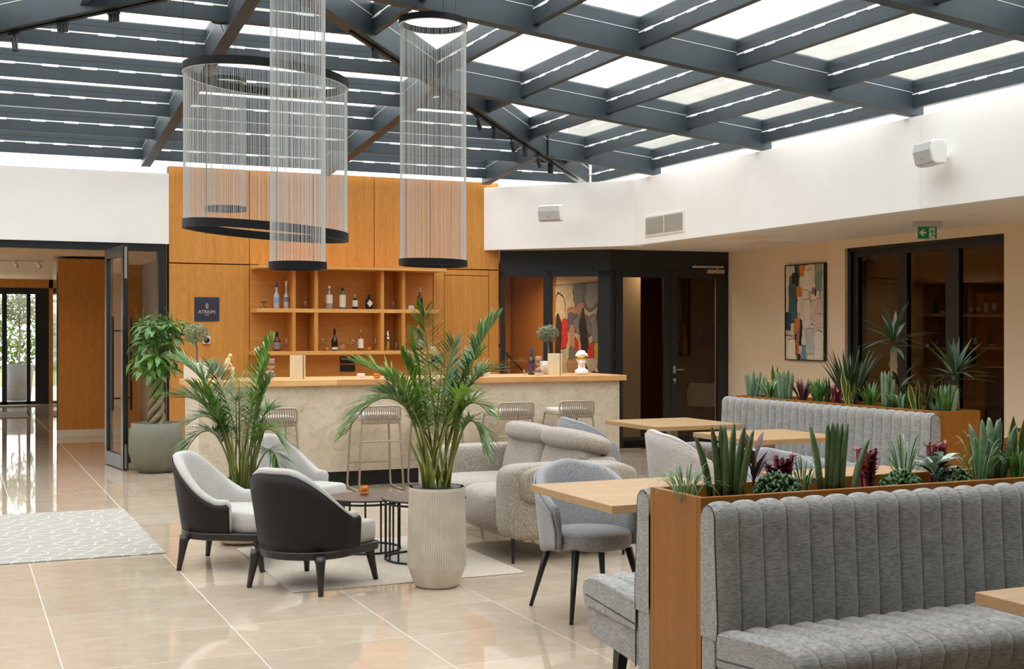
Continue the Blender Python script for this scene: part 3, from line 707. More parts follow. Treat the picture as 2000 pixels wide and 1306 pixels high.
def dining_chair(mat, name='dining_chair'):
    t = thing(name, 'x', 'chair', group='upholstered dining chairs')
    def zt(u):
        s = abs(u); return .84-.03*smooth(0,.3,s)-.20*smooth(.25,.95,s)-.10*smooth(.9,1,s)
    def zb(u): s = abs(u); return .355+.03*smooth(.6,1,s)
    o, i = tub(.265,.265,.13, zb, zt, .055, .10)
    o.build('outer_back', mat, t, smooth=True, fix=True); i.build('inner_back', mat, t, smooth=True, fix=True)
    pl = [(.245*math.sin(k*PI/14), -.005-.235*math.cos(k*PI/14)) for k in range(-14,15)][:-1]
    pl = [(x, y if y < 0 else y*1.12) for x, y in pl]
    pad(pl, .375, .465, .015, .06).build('seat', mat, t, smooth=True, fix=True)
    MB().box(-.15,.15,-.015,.015,.355,.378).box(-.015,.015,-.15,.15,.355,.378).build('under_frame', M['black'], t)
    for sx, sy in ((1,1),(-1,1),(-1,-1),(1,-1)):
        MB().cyl((sx*.165,sy*.165,.375),(sx*.24,sy*.26,0),.022,.011,10).build('leg', M['black'], t, smooth=True)
    return t
c0 = dining_chair(M['tweed'])
tag(c0, 'blue-grey tub dining chair pulled up to the near table, facing the viewer'); c0.location = (3.28,6.30,0); c0.rotation_euler = (0,0,PI)
c1 = dup(c0, 'grey dining chair seen in profile beside the far table, behind the sofa', (5.17,9.86,0), -PI/2+.05)
c2 = dup(c0, 'blue-grey dining chair behind the succulents of the near planter', (4.78,6.42,0), PI+.05)
c3 = dining_chair(M['tweed_w'])
tag(c3, 'pinkish grey dining chair with its back to the viewer at the middle table'); c3.location = (5.16,8.28,0); c3.rotation_euler = (0,0,-PI/2-.1)
# ------------------------------------------------------------------ sofa
sf = thing('sofa', 'two-seat taupe boucle sofa with folding headrests', 'sofa', (3.42,7.74,0), 0)
SW, SD = 1.86, 1.0        # along y, along x (front at x = 0, faces -x)
def cushion(mb, x0, x1, y0, y1, z0, z1, e=3.2, n=24, m=14, bulge=.0):
    """soft block: superellipsoid filling the box"""
    cx, cy, cz = (x0+x1)/2, (y0+y1)/2, (z0+z1)/2; sg = lambda v, p: math.copysign(abs(v)**p, v)
    def fn(u, v):
        a = u*2*PI; b = (v-.5)*PI; p = 2/e
        return (cx+(x1-x0)/2*sg(math.cos(b),p)*sg(math.cos(a),p), cy+(y1-y0)/2*sg(math.cos(b),p)*sg(math.sin(a),p), cz+(z1-z0)/2*sg(math.sin(b),p))
    return mb.grid(fn, n, m, wrapu=True)
for y0, lab in ((0,'near'),(SW-.27,'far')):
    o = cushion(MB(), .0,.98, y0,y0+.27, .15,.67, 7, 36, 18).build('armrest', M['boucle'], sf, smooth=True)
    oy0, oy1 = (y0-.05, y0+.10) if y0 == 0 else (y0+.17, y0+.32)
    cushion(MB(), .08,1.0, oy0, oy1, .40,.665, 4).build('arm_pad', M['boucle'], o, smooth=True)
MB().box(.06,.95,.2,SW-.2,.15,.32).build('base', M['boucle'], sf, bevel=.03, seg=3)
ym = SW/2
for y0, y1 in ((.25,ym),(ym,SW-.25)):
    cushion(MB(), -.02,.72,y0+.004,y1-.004,.17,.475,5,36,18).build('seat_cushion', M['boucle'], sf, smooth=True)
    b = MB(); cushion(b, -.12,.12,y0+.004,y1-.004,-.03,.40,4,30,16); b.xf(Matrix.Translation((.70,0,.40)) @ Matrix.Rotation(math.radians(16),4,'Y'))
    o = b.build('back_cushion', M['boucle'], sf, smooth=True)
    b = MB(); cushion(b, -.20,.17,y0-.04,y1+.04,-.085,.085,3.0,34,16); b.xf(Matrix.Translation((.82,0,.765)) @ Matrix.Rotation(math.radians(14),4,'Y'))
    b.build('headrest', M['boucle'], sf, smooth=True)
MB().box(.72,.97,.2,SW-.2,.16,.68).build('back_frame', M['boucle'], sf, bevel=.05, seg=3)
for x, y in ((.06,.06),(.06,SW-.06),(.92,.06),(.92,SW-.06)): MB().cyl((x,y,.17),(x,y,0),.016,.010,8).build('leg', M['black'], sf)
# ------------------------------------------------------------------ low tables, rug, mat
M['rug'] = m_fabric('beige_rug', srgb(150,134,116), srgb(214,200,182), 130, bump=.8, mott=.08)
tag(MB().box(1.87,3.42,7.46,9.15,.0,.007).build('area_rug', M['rug'], None, bevel=.003), 'speckled beige rug under the low tables', 'rug')
def m_mat():
    t = NT('patterned_mat'); v = t.co((1,1.25,0), (0,0,.5)); vo = t.new('ShaderNodeTexVoronoi', feature='DISTANCE_TO_EDGE', voronoi_dimensions='2D')
    vo.inputs['Scale'].default_value = 6.2; vo.inputs['Randomness'].default_value = .62; t.l.new(v, vo.inputs['Vector'])
    c = t.ramp(vo.outputs['Distance'], [(.022, srgb(206,201,192)), (.036, srgb(158,152,143))])
    f = t.noise(t.co(), 240, 2); c = t.mix(1.0, c, t.ramp(f, [(.3,(.84,.84,.84,1)),(.7,(1,1,1,1))]), 'MULTIPLY')
    t.col(c).set(Roughness=.95); t.bump(f, .3, .003); return t.m
mt = MB().box(-2.6,1.37,9.16,11.62,.0,.010).build('floor_mat', m_mat(), None, bevel=.002)
tag(mt, 'pale grey floor mat with white crackle line pattern', 'mat')
M['mocha'] = m_plain('mocha_top', srgb(84,66,54), .35, .1)
def low_table(label, loc, r, h, a0, a1, nrod, gap):
    t = thing('low_table', label, 'coffee table', loc, group='nesting low tables')
    o = MB().lathe([(.001,h-.012),(r-.006,h-.012),(r,h-.006),(r-.004,h),(.001,h)], 48).build('table_top', M['mocha'], t, smooth=False)
    for z, rr in ((h-.035,r-.02),(.008,r-.02)):
        MB().tube([(rr*math.cos(2*PI*k/40), rr*math.sin(2*PI*k/40), z) for k in range(40)], .008, 6, closed=True).build('ring', M['black'], t, smooth=True)
    MB().tube([(r*math.cos(2*PI*k/40), r*math.sin(2*PI*k/40), h-.006) for k in range(40)], .007, 6, closed=True).build('rim', M['black'], t, smooth=True)
    for k in range(nrod):
        a = math.radians(a0+(a1-a0)*k/(nrod-1)); rr = r-.02
        MB().cyl((rr*math.cos(a),rr*math.sin(a),0),(rr*math.cos(a),rr*math.sin(a),h-.012),.007,n=6).build('rod', M['black'], t)
low_table('lower round table with dark brown top, holding the amber glass', (2.72,8.72,.007), .27, .385, 200, 330, 6, 0)
low_table('taller round table with dark brown top, half behind the ribbed pot', (2.98,8.20,.007), .29, .43, 150, 250, 6, 0)
# ------------------------------------------------------------------ dining tables
def ptable(label, x0, x1, y0, y1, group='square oak dining tables'):
    cx, cy = (x0+x1)/2, (y0+y1)/2
    t = thing('dining_table', label, 'table', (cx,cy,0), group=group); w, d = (x1-x0)/2, (y1-y0)/2
    MB().box(-w,w,-d,d,.71,.75).build('table_top', M['oaktable'], t, bevel=.003)
    MB().box(-.04,.04,-.04,.04,.02,.70).build('column', M['taupe'], t, bevel=.008)
    MB().box(-.2,.2,-.2,.2,.695,.71).build('top_plate', M['taupe'], t)
    MB().prism(rrect(.46,.46,.03), .012, .03).build('base_plate', M['taupe'], t, bevel=.003)
    for sx, sy in ((1,1),(-1,1),(-1,-1),(1,-1)): MB().cyl((sx*.18,sy*.18,0),(sx*.18,sy*.18,.014),.025,n=10).build('foot', M['black'], t)
ptable('square oak table in front of the blue-grey dining chair', 2.87,3.80,5.27,6.20)
ptable('square oak table nearest the glass doors at the back', 5.62,6.52,9.50,10.46)
ptable('square oak table midway along the far grey bench', 5.60,6.50,8.02,8.88)
ptable('square oak table behind the near planter, partly hidden by succulents', 4.38,5.30,5.27,6.20)
ptable('square oak table at the right edge in front of the near grey bench', 2.98,3.90,2.12,3.05)
# ------------------------------------------------------------------ benches
M['piping'] = m_plain('dark_piping', srgb(58,60,64), .8)
def bench(label, L, nch, loc, rz, H=.93, group='grey channel-tufted benches'):
    """local: length along x, back at y = 0, faces -y"""
    t = thing('banquette_bench', label, 'bench', loc, rz, group)
    back = [(-.115,.43),(-.118,.50),(-.112,.60),(-.104,.72),(-.098,.82),(-.098,.875),(-.092,H-.025),(-.072,H-.005),(-.048,H),(-.025,H-.012),(-.006,H-.04),(-.003,H-.09)]
    seat = [(-.11,.455),(-.20,.462),(-.32,.475),(-.45,.485),(-.53,.482),(-.575,.465),(-.59,.435),(-.585,.40),(-.57,.36)]
    def chan(prof, bulge, nm, close):
        mb = MB(); nu = nch*8+1; nv = len(prof)
        nrm = []
        for k in range(nv):
            a = prof[max(k-1,0)]; b = prof[min(k+1,nv-1)]; d = Vector((b[0]-a[0], b[1]-a[1])).normalized(); nrm.append(Vector((-d.y, d.x)))
        vs = []
        for i in range(nu):
            tt = (0,.02,.10,.28,.5,.72,.90,.98)[i % 8]; x = L*((i//8)+tt)/nch; bl = bulge*(1-abs(2*tt-1)**2.6)
            if i % 8 == 0: bl = -bulge*.45
            for k in range(nv):
                fk = (1,)*8+(.75,.45,.12,0) if nv == 12 else (1,)*nv; fk = fk[k]
                vs.append((x, prof[k][0]+nrm[k].x*bl*fk, prof[k][1]+nrm[k].y*bl*fk))
        fs = [(i*nv+k, (i+1)*nv+k, (i+1)*nv+k+1, i*nv+k+1) for i in range(nu-1) for k in range(nv-1)]
        mb.add(vs, fs)
        return mb
    b = chan(back, .016, 'b', 1)
    for x, rev in ((0,0),(L,1)):
        pts = [(x,y,z) for y,z in back]+[(x,-.003,.43)]; n = len(pts); b.add(pts, [tuple(range(n)) if rev else tuple(range(n))[::-1]])
    b.build('backrest', M['velvet'], t, smooth=False)
    for p in t.children[-1].data.polygons: p.use_smooth = len(p.vertices) == 4
    sm = chan(seat, -.016, 's', 1)
    for x, rev in ((0,0),(L,1)):
        pts = [(x,y,z) for y,z in seat]+[(x,-.11,.34)]; n = len(pts); sm.add(pts, [tuple(range(n)) if rev else tuple(range(n))[::-1]])
    sm.build('seat', M['velvet'], t)
    for p in t.children[-1].data.polygons: p.use_smooth = len(p.vertices) == 4
    MB().extr([(-.095,.19),(-.555,.23),(-.572,.40),(-.50,.43),(-.095,.43)], 'x', .012, L-.012).build('base', M['velvet'], t, bevel=.006)
    MB().box(.004,L-.004,-.095,-.004,.16,.45).build('back_base', M['velvet'], t, bevel=.006)
    for x in (.002, L-.002):
        MB().tube([(x,y,z) for y,z in back[:-2]], .0032, 6).tube([(x,-.112,.19),(x,-.112,.44)], .0032, 6).tube([(x,-.112,.365),(x,-.56,.405)], .004, 6).build('piping', M['piping'], t, smooth=True)
    for x in (.16, L-.16):
        for y0, y1 in ((-.50,-.55),(-.15,-.12)):
            q = MB(); q.add([(x-.03,y0-.03,.25),(x+.03,y0-.03,.25),(x+.03,y0+.03,.25),(x-.03,y0+.03,.25),(x-.02,y1-.02,0),(x+.02,y1-.02,0),(x+.02,y1+.02,0),(x-.02,y1+.02,0)],
                            [(0,1,2,3),(7,6,5,4),(0,4,5,1),(1,5,6,2),(2,6,7,3),(3,7,4,0)]); q.build('leg', M['black'], t)
    return t
PY0, PY1, PX0 = 4.05, 4.43, 2.59
bench('grey tufted bench in the foreground, left section against the near planter', 1.64, 15, (2.585,PY0-.001,0), 0)
bench('grey tufted bench in the foreground, section cut by the right edge', 1.64, 15, (4.245,PY0-.001,0), 0)
bench('grey bench seen end-on at the left end of the near planter, facing away', 1.64, 15, (4.225,PY1+.001,0), PI)
bench('long grey tufted bench in the background along the far planter', 2.95, 26, (7.138,10.62,0), -PI/2, .93)
# ------------------------------------------------------------------ planters
M['soil'] = m_plain('potting_soil', srgb(46,34,26), 1.0, var=.5, vs=60, bump=1.0, bs=90)
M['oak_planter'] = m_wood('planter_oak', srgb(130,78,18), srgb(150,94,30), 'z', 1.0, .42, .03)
def planter(label, x0, x1, y0, y1, h, seam, axis):
    t = thing('planter_box', label, 'planter', (x0,y0,0)); w, d = x1-x0, y1-y0; k = .028
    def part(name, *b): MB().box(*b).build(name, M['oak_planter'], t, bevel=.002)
    if axis == 'x':
        part('front_panel', 0,seam-x0-.001,0,k,0,h); part('front_panel', seam-x0+.001,w,0,k,0,h)
        part('back_panel', 0,w,d-k,d,0,h); part('end_panel', 0,k,k+.001,d-k-.001,0,h); part('end_panel', w-k,w,k+.001,d-k-.001,0,h)
    else:
        part('front_panel', 0,k,0,d,0,h); part('back_panel', w-k,w,0,d,0,h)
        part('end_panel', k+.001,w-k-.001,0,k,0,h); part('end_panel', k+.001,w-k-.001,d-k,d,0,h)
    MB().box(k,w-k,k,d-k,.3,h-.055).build('soil', M['soil'], t)
    return t
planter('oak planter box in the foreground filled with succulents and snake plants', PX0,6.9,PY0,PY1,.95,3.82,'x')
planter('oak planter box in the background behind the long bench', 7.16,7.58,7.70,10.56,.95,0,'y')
# ================================================================== plants
M['palm'] = m_leaf('palm_green', srgb(48,90,24), srgb(136,172,66), .30, .25, 6)
M['palm2'] = m_leaf('palm_deep_green', srgb(42,82,38), srgb(120,158,92), .28, .2, 6)
M['cane'] = m_plain('palm_cane', srgb(112,118,44), .5, var=.35, vs=8)
M['spike'] = m_leaf('snake_plant_green', srgb(50,70,34), srgb(84,104,62), .4, 0, 30)
M['spike2'] = m_leaf('snake_plant_blue_green', srgb(70,98,66), srgb(118,142,108), .4, 0, 30)
M['leafg'] = m_leaf('mid_green_leaf', srgb(38,78,24), srgb(104,150,60), .32, .2, 12)
M['leafd'] = m_leaf('dark_green_leaf', srgb(20,38,16), srgb(56,82,38), .5, .12, 12)
M['grassb'] = m_leaf('grass_blue_green', srgb(64,96,66), srgb(150,176,140), .35, .2, 12)
M['yellow'] = m_leaf('yellow_margin', srgb(206,184,70), srgb(228,210,110), .4, .1)
M['wine'] = m_leaf('wine_red_leaf', srgb(58,28,34), srgb(112,60,70), .35, .15, 10)
M['redcac'] = m_leaf('wine_red_cactus', srgb(88,22,30), srgb(150,52,58), .5, 0, 14)
M['jade'] = m_leaf('jade_green', srgb(36,66,30), srgb(82,118,62), .4, .05, 20)
M['silver'] = m_leaf('silver_leaf', srgb(110,140,112), srgb(206,220,204), .35, .15, 26)
M['yuccabark'] = m_plain('yucca_bark', srgb(134,104,70), .9, var=.35, vs=30, bump=1.0, bs=50)
CAMR, CAMF = Vector((_c,-_s,0)), Vector((_s,_c,0))
def blade(mb, base, tip, w, droop=.0, seg=4, mid=.35, up=None, fold=.25):
    """tapered leaf strip from base to tip; droop bends it down along the way"""
    base, tip = Vector(base), Vector(tip); d = tip-base; L = d.length
    side = d.cross(Vector((0,0,1)))
    if side.length < 1e-4: side = up if up is not None else Vector((1,0,0))
    side.normalize(); nrm = side.cross(d).normalized()
    vs = []; 
    for k in range(seg+1):
        t = k/seg; p = base+d*t+Vector((0,0,droop*L*(4*t*(1-t))*.5-0*t))
        ww = w*(t/mid if t < mid else 1-((t-mid)/(1-mid))**1.6)*.5; ww = max(ww, w*.06 if k in (0,) else .0004)
        vs += [p-side*ww+nrm*ww*fold, p, p+side*ww+nrm*ww*fold]
    fs = []
    for k in range(seg): a = k*3; fs += [(a,a+1,a+4,a+3),(a+1,a+2,a+5,a+4)]
    mb.add(vs, fs)
def frond(parent, base, ctrl, tip, nl, ll, mat, seed, start=.34, w=.0150, ang=58, droop=.62):
    r = random.Random(seed); B, C, T = Vector(base), Vector(ctrl), Vector(tip)
    q = lambda t: B*(1-t)**2+C*(2*t*(1-t))+T*t*t
    N = 12; pts = [q(k/N) for k in range(N+1)]
    mb = MB(); mb.tube(pts, [.0075*(1-.75*k/N)+.0012 for k in range(N+1)], 5)
    mb.mat(1); nl = int(nl*1.75)
    for k in range(nl):
        t = start+(1-start)*(k+.5)/nl; p = q(t); d = (q(min(1,t+.02))-q(t-.02)).normalized()
        side = d.cross(Vector((0,0,1)))
        if side.length < .15: side = (CAMR*.9+CAMF*.3)
        side.normalize(); up = side.cross(d).normalized()
        s = (t-start)/(1-start); L = 1.32*ll*(.55+.9*s if s < .45 else .955*(1-.62*((s-.45)/.55)**1.3))
        a = math.radians(ang*(1-.55*s))
        for sg in (-1, 1):
            LL = L*r.uniform(.88,1.1); dd = (d*math.cos(a)+side*sg*math.sin(a)+up*(.30+.25*r.random())).normalized()
            e = p+dd*LL+Vector((0,0,-droop*LL*LL/ll*.6*r.uniform(.5,1.4)))
            blade(mb, p, e, w*r.uniform(.85,1.15), .22*droop, 4, .3, up)
    return mb.build('frond', [M['cane'], mat], parent)
def palm(name, label, loc, soil_z, fronds, scale_px, seed, pot, mats):
    """fronds: (tip right, tip up, tip forward, ctrl right, ctrl up, ctrl forward, leaflets, length) in metres from the soil centre"""
    t = thing(name, label, 'plant', loc); r = random.Random(seed); pot(t)
    for k, (tr, tu, tf, cr, cu, cf, nl, ll) in enumerate(fronds):
        a = r.uniform(0, 2*PI); b = Vector((.06*math.cos(a), .06*math.sin(a), soil_z))
        f = lambda R, U, Fw: CAMR*R+CAMF*Fw+Vector((0,0,soil_z+U))
        frond(t, b, f(cr,cu,cf), f(tr,tu,tf), nl, ll, mats[k % len(mats)], seed*50+k)
    for k in range(9):
        a = r.uniform(0, 2*PI); q = r.uniform(.05,.11); h = r.uniform(.3,.62)
        MB().tube([(.07*math.cos(a),.07*math.sin(a),soil_z-.02),(.1*math.cos(a),.1*math.sin(a),soil_z+h*.5),(.17*math.cos(a),.17*math.sin(a),soil_z+h)], [.013,.010,.006], 6).build('cane', M['cane'], t, smooth=True)
    return t
M['ribpot'] = m_plain('stone_grey_ceramic', srgb(190,180,164), .75, var=.12, vs=7, bump=.15, bs=80)
def rib_pot(t):
    n = 320; h = .62; vs = []; prof = []
    def R(z):
        k = z/h
        return .136+(.181-.136)*k/.2-.006*max(0,k-.1)/.1*(0) if k < .2 else .181-.011*((k-.2)/.8)**1.6
    zs = [0,.012,.04,.08,.118,.124,.13,.25,.36,.47,.56,.60,.606,h]
    mb = MB()
    def fn(u, v):
        i = round(v*(len(zs)-1)); z = zs[i]; r_ = R(z)-(.012 if i == 0 else 0)
        if 6 <= i <= 11: r_ += .0035 if int(round(u*n)) % 4 in (0,1) else -.002
        a = u*2*PI; return (r_*math.cos(a), r_*math.sin(a), z)
    mb.grid(fn, n, len(zs), wrapu=True); mb.build('pot', M['ribpot'], t)
    MB().lathe([(R(h)-.001,h),(R(h)-.016,h),(R(h)-.02,h-.03),(.001,h-.03)], 48).build('liner', M['black'], t)
    MB().lathe([(.001,h-.022),(.05,h-.016),(R(h)-.03,h-.024)][::-1], 32).build('soil', M['soil'], t)
FR2 = [(-.08,1.12,.05, -.06,.75,.02, 26,.26), (.37,1.06,.0, .16,.85,.0, 26,.26), (-.52,.80,.05, -.12,.72,.0, 26,.24), (-.56,.36,-.10, -.22,.95,-.05, 26,.22),
       (.30,.24,-.12, .22,.75,-.10, 20,.17), (.38,.74,.20, .12,.80,.15, 24,.22), (-.28,.72,-.20, -.10,.62,-.12, 24,.22), (.12,.92,-.20, .03,.66,-.1, 24,.24),
       (.20,.62,-.25, .08,.62,-.15, 22,.20), (-.40,.56,.25, -.12,.70,.2, 24,.22), (.02,.80,.30, .0,.62,.15, 22,.22), (-.16,.98,.12, -.1,.65,.06, 24,.22),
       (.27,.86,.22, .09,.72,.12, 22,.22), (-.36,.62,-.12, -.13,.68,-.1, 22,.20), (.33,.48,-.05, .14,.76,-.05, 22,.18), (-.02,.62,-.28, -.02,.6,-.16, 20,.18), (.1,.70,.1, .04,.6,.05,20,.2), (-.22,.84,.0, -.08,.6,.0, 22,.22)]
palm('potted_palm', 'areca palm in a tall ribbed stone-grey pot in front of the sofa', (2.745,7.32,0), .59, FR2, 307, 2, rib_pot, [M['palm'], M['palm2'], M['palm']])
M['potw'] = m_plain('cream_pot', srgb(216,208,196), .6, var=.05)
def bowl_pot(t):
    MB().lathe([(.13,0),(.20,.04),(.255,.14),(.27,.26),(.265,.40),(.245,.40),(.24,.36),(.001,.36)], 40).build('pot', M['potw'], t, smooth=True)
    MB().lathe([(.243,.37),(.001,.372)], 32).build('soil', M['soil'], t)
FR1 = [(.23,1.14,.0, .05,.80,.0, 24,.26), (-.52,1.00,.0, -.14,.92,.0, 26,.28), (-.50,.72,-.05, -.15,.80,.0, 26,.26), (-.40,.32,-.1, -.18,.75,-.05, 24,.22),
       (.32,.38,-.1, .16,.72,-.05, 22,.22), (.34,.10,-.25, .26,.62,-.15, 18,.16), (.17,.98,.15, .05,.7,.1, 24,.25), (-.30,.94,.2, -.1,.75,.1, 24,.26),
       (.02,.86,-.2, .0,.62,-.1, 24,.24), (-.22,.60,-.2, -.1,.66,-.1, 22,.22), (.20,.62,.2, .08,.66,.1, 22,.22), (-.46,.50,.15, -.15,.78,.1, 22,.22), (.12,.72,-.15, .05,.6,-.1, 20,.2), (-.1,.7,.2, -.05,.6,.1, 20,.22), (-.34,.80,-.15,-.1,.7,-.1,22,.24), (.22,.84,-.05, .08,.66,-.05, 22,.22)]
palm('potted_palm', 'areca palm in a low cream pot between the armchairs and the bar', (1.97,9.42,0), .37, FR1, 242, 3, bowl_pot, [M['palm'], M['palm2']])
# ------------------------------------------------------------------ braided money tree
mt_ = thing('potted_money_tree', 'money tree with braided trunk in a round olive-grey pot by the glass door', 'plant', (2.08,14.60,0))
M['oliv_pot'] = m_plain('olive_grey_pot', srgb(112,112,96), .7, var=.10, vs=6, bump=.25, bs=70)
MB().lathe([(.17,0),(.20,.012),(.275,.12),(.305,.26),(.30,.40),(.272,.555),(.252,.56),(.245,.52),(.001,.52)], 44).build('pot', M['oliv_pot'], mt_, smooth=True)
MB().lathe([(.247,.528),(.001,.535)], 30).build('soil', M['soil'], mt_)
M['braid'] = m_plain('green_brown_bark', srgb(128,116,84), .8, var=.3, vs=12, bump=.5, bs=40)
M['braidg'] = m_plain('green_bark', srgb(104,124,66), .7, var=.2, vs=12)
for k in range(4):
    pts = []; 
    for i in range(25):
        u = i/24; a = k*PI/2+u*PI*3.2; rr = .075-.035*u; pts.append((rr*math.cos(a), rr*math.sin(a), .50+.82*u))
    MB().tube(pts[:11], [.036-.010*i/24 for i in range(11)], 8).mat(1).tube(pts[10:], [.036-.010*i/24 for i in range(10,25)], 8).build('trunk', [M['braid'], M['braidg']], mt_, smooth=True)
pm = MB()
for k in range(6):
    a = 2*PI*k/6; d = Vector((math.cos(a), math.sin(a), -.35)).normalized()
    blade(pm, d*.02, d*.20, .062, .25, 4, .55)
pm.tube([(0,0,0),(-.02,0,.09),(-.05,0,.14)], .0035, 5)
pmesh = pm.mesh('leaf', M['leafg']); rr_ = random.Random(21)
for k in range(46):
    a = rr_.uniform(0,2*PI); e = math.sqrt(rr_.random()); z = rr_.uniform(1.16,1.72); q = .30*math.sqrt(max(.1,1-((z-1.45)/.34)**2))*(.45+.55*e)
    o = obj('leaf', pmesh, mt_); o.location = (q*math.cos(a), q*math.sin(a), z); o.rotation_euler = (rr_.uniform(-.4,.4)+.35*math.sin(a), rr_.uniform(-.4,.4)-.35*math.cos(a)+.3, a); s_ = rr_.uniform(.9,1.25); o.scale = (s_,)*3
MB().tube([(0,0,1.3),(.03,.02,1.5),(0,0,1.6)], .012, 6).build('stem', M['braidg'], mt_)
# ------------------------------------------------------------------ plants of the two planter boxes
def P1(px, f=.5): p = at(px, 940, Y=PY0+.04+(PY1-PY0-.08)*f); return Vector((p.x, p.y, .89))
def P2(px, f=.5): p = at(px, 780, X=7.20+.34*f); return Vector((p.x, min(10.47, max(7.80, p.y)), .89))
def ztop(pos, py): return CAM_H+(HORIZON-py)/F_PX*(pos.x*_s+pos.y*_c)
def T(name, label, pos, group): return thing(name, label, 'plant', pos, group=group)
G1, G2 = 'plants in the near planter', 'plants in the far planter'
def cyl_plant(label, pos, tips, group, r=.013, mat='spike'):
    """sansevieria cylindrica; tips: (dx right, z top) """
    t = T('cylindrical_snake_plant', label, pos, group); rr = random.Random(int(pos.x*1000))
    for k, (dx, zt) in enumerate(tips):
        b = CAMR*(dx*.5)+CAMF*rr.uniform(-.03,.03); h = zt-.89; tp = CAMR*dx+CAMF*rr.uniform(-.05,.05)+Vector((0,0,h))
        pts = [b*(1-u)+tp*u+CAMR*(-dx*.25*4*u*(1-u)*.4) for u in (0,.25,.5,.7,.85,.95,1)]
        MB().tube(pts, [r*q for q in (.9,1.1,1.1,1.0,.8,.45,.05)], 8).build('leaf', M[mat], t, smooth=True)
def blades_plant(name, label, pos, n, h, spread, w, mats, group, droop=.2, base_r=.02, hv=.3, seed=0, one=False, seg=5):
    t = T(name, label, pos, group); rr = random.Random(seed or int(pos.x*999)); allm = MB(); n = int(n*(1.5 if name == 'spider_grass' else 1.3 if group == G1 else 1.9)); h *= 1.18 if group == G1 else 1.34; spread *= 1.0 if group == G1 else 1.3; w *= .95
    for k in range(n):
        a = 2*PI*k/n*2.4+rr.uniform(-.4,.4); s = spread*rr.uniform(.45,1); hh = h*rr.uniform(1-hv,1.0)
        b = Vector((base_r*math.cos(a), base_r*math.sin(a), rr.uniform(0,.02))); e = Vector((s*math.cos(a), s*math.sin(a), hh*(1-.5*(s/spread)**2*droop*1.6)))
        m = allm if one else MB(); blade(m, b, e, w*rr.uniform(.8,1.15), droop, seg, .4, Vector((1,0,0)))
        if not one: m.build('leaf', M[mats[k % len(mats)]], t)
    if one: allm.build('foliage', M[mats[0]], t)
    return t
def sans(label, pos, tips, group):
    """flat snake plant with yellow leaf margins"""
    t = T('variegated_snake_plant', label, pos, group); rr = random.Random(int(pos.y*777))
    for k, (dx, zt) in enumerate(tips):
        h = zt-.89; w = .028; mb = MB(); N = 8; b = CAMR*dx*.3; vs = []
        sd = (CAMR*math.cos(.5*k)+CAMF*math.sin(.9*k)*.6).normalized()
        for i in range(N+1):
            u = i/N; p = b+CAMR*(dx*.7*u)+Vector((0,0,h*u))+CAMF*(.02*math.sin(3*u+k)); ww = w*(.6+.55*math.sin(u*PI*.85)) if u < .8 else w*1.0*(1-u)/.2*1.0
            ww = max(ww*.8, .0008); q = sd*ww
            vs += [p-q, p-q*.72, p+q*.72, p+q]
        for i in range(N):
            a = i*4; mb.mat(1).add([],[]); 
        mb.v = [tuple(v) for v in vs]
        for i in range(N):
            a = i*4
            for j in range(3): mb.f.append((a+j,a+j+1,a+j+5,a+j+4)); mb.m.append(0 if j == 1 else 1)
        mb.build('leaf', [M['spike'], M['yellow']], t)
def cactus(label, pos, tips, group):
    t = T('red_cactus', label, pos, group); rr = random.Random(int(pos.x*555))
    for k, (dx, zt) in enumerate(tips):
        h = zt-.89; b = CAMR*dx*.5+CAMF*rr.uniform(-.03,.03); tp = CAMR*dx+CAMF*rr.uniform(-.03,.03)+Vector((0,0,h)); R_ = .0105
        mb = MB(); N = 9
        for i in range(N+1):
            u = i/N; p = b*(1-u)+tp*u; r_ = R_*(1 if u < .9 else .75)
            for j in range(6): a = 2*PI*j/6; q = r_*(1.15 if j % 2 == 0 else .62); mb.v.append((p.x+q*math.cos(a), p.y+q*math.sin(a), p.z))
        for i in range(N):
            for j in range(6): mb.f.append((i*6+j,i*6+(j+1)%6,(i+1)*6+(j+1)%6,(i+1)*6+j)); mb.m.append(0)
        mb.f.append(tuple(range(N*6,N*6+6))); mb.m.append(0)
        for i in range(22):                                # small red leaves on the ribs
            u = rr.uniform(.25,1); p = b*(1-u)+tp*u; a = rr.uniform(0,2*PI); d = Vector((math.cos(a), math.sin(a), .5)).normalized()
            blade(mb, p+d*R_*.8, p+d*(R_+.03), .016, 0, 2, .5)
        mb.build('column', M['redcac'], t)
def jade(label, pos, n, rx, h, group, mat='jade'):
    t = T('low_succulent', label, pos, group); rr = random.Random(int(pos.x*333)); mb = MB()
    for k in range(int(n*1.5)):
        a = rr.uniform(0,2*PI); q = rx*math.sqrt(rr.random()); z = h*1.55*(1-.5*(q/rx)**2)*rr.uniform(.55,1)
        p = CAMR*(q*math.cos(a))+CAMF*(q*.5*math.sin(a))+Vector((0,0,z)); d = Vector((rr.gauss(0,.7), rr.gauss(0,.7), 1)).normalized()
        mb.tube([p-d*.025, p-d*.005, p+d*.008], [.004,.0085,.002], 5)
    for k in range(10):
        a = rr.uniform(0,2*PI); p = CAMR*(rx*.6*math.cos(a))+CAMF*(rx*.3*math.sin(a)); mb.tube([p*.4, p+Vector((0,0,h*.6))], .004, 4)
    mb.build('foliage', M[mat], t, smooth=True)
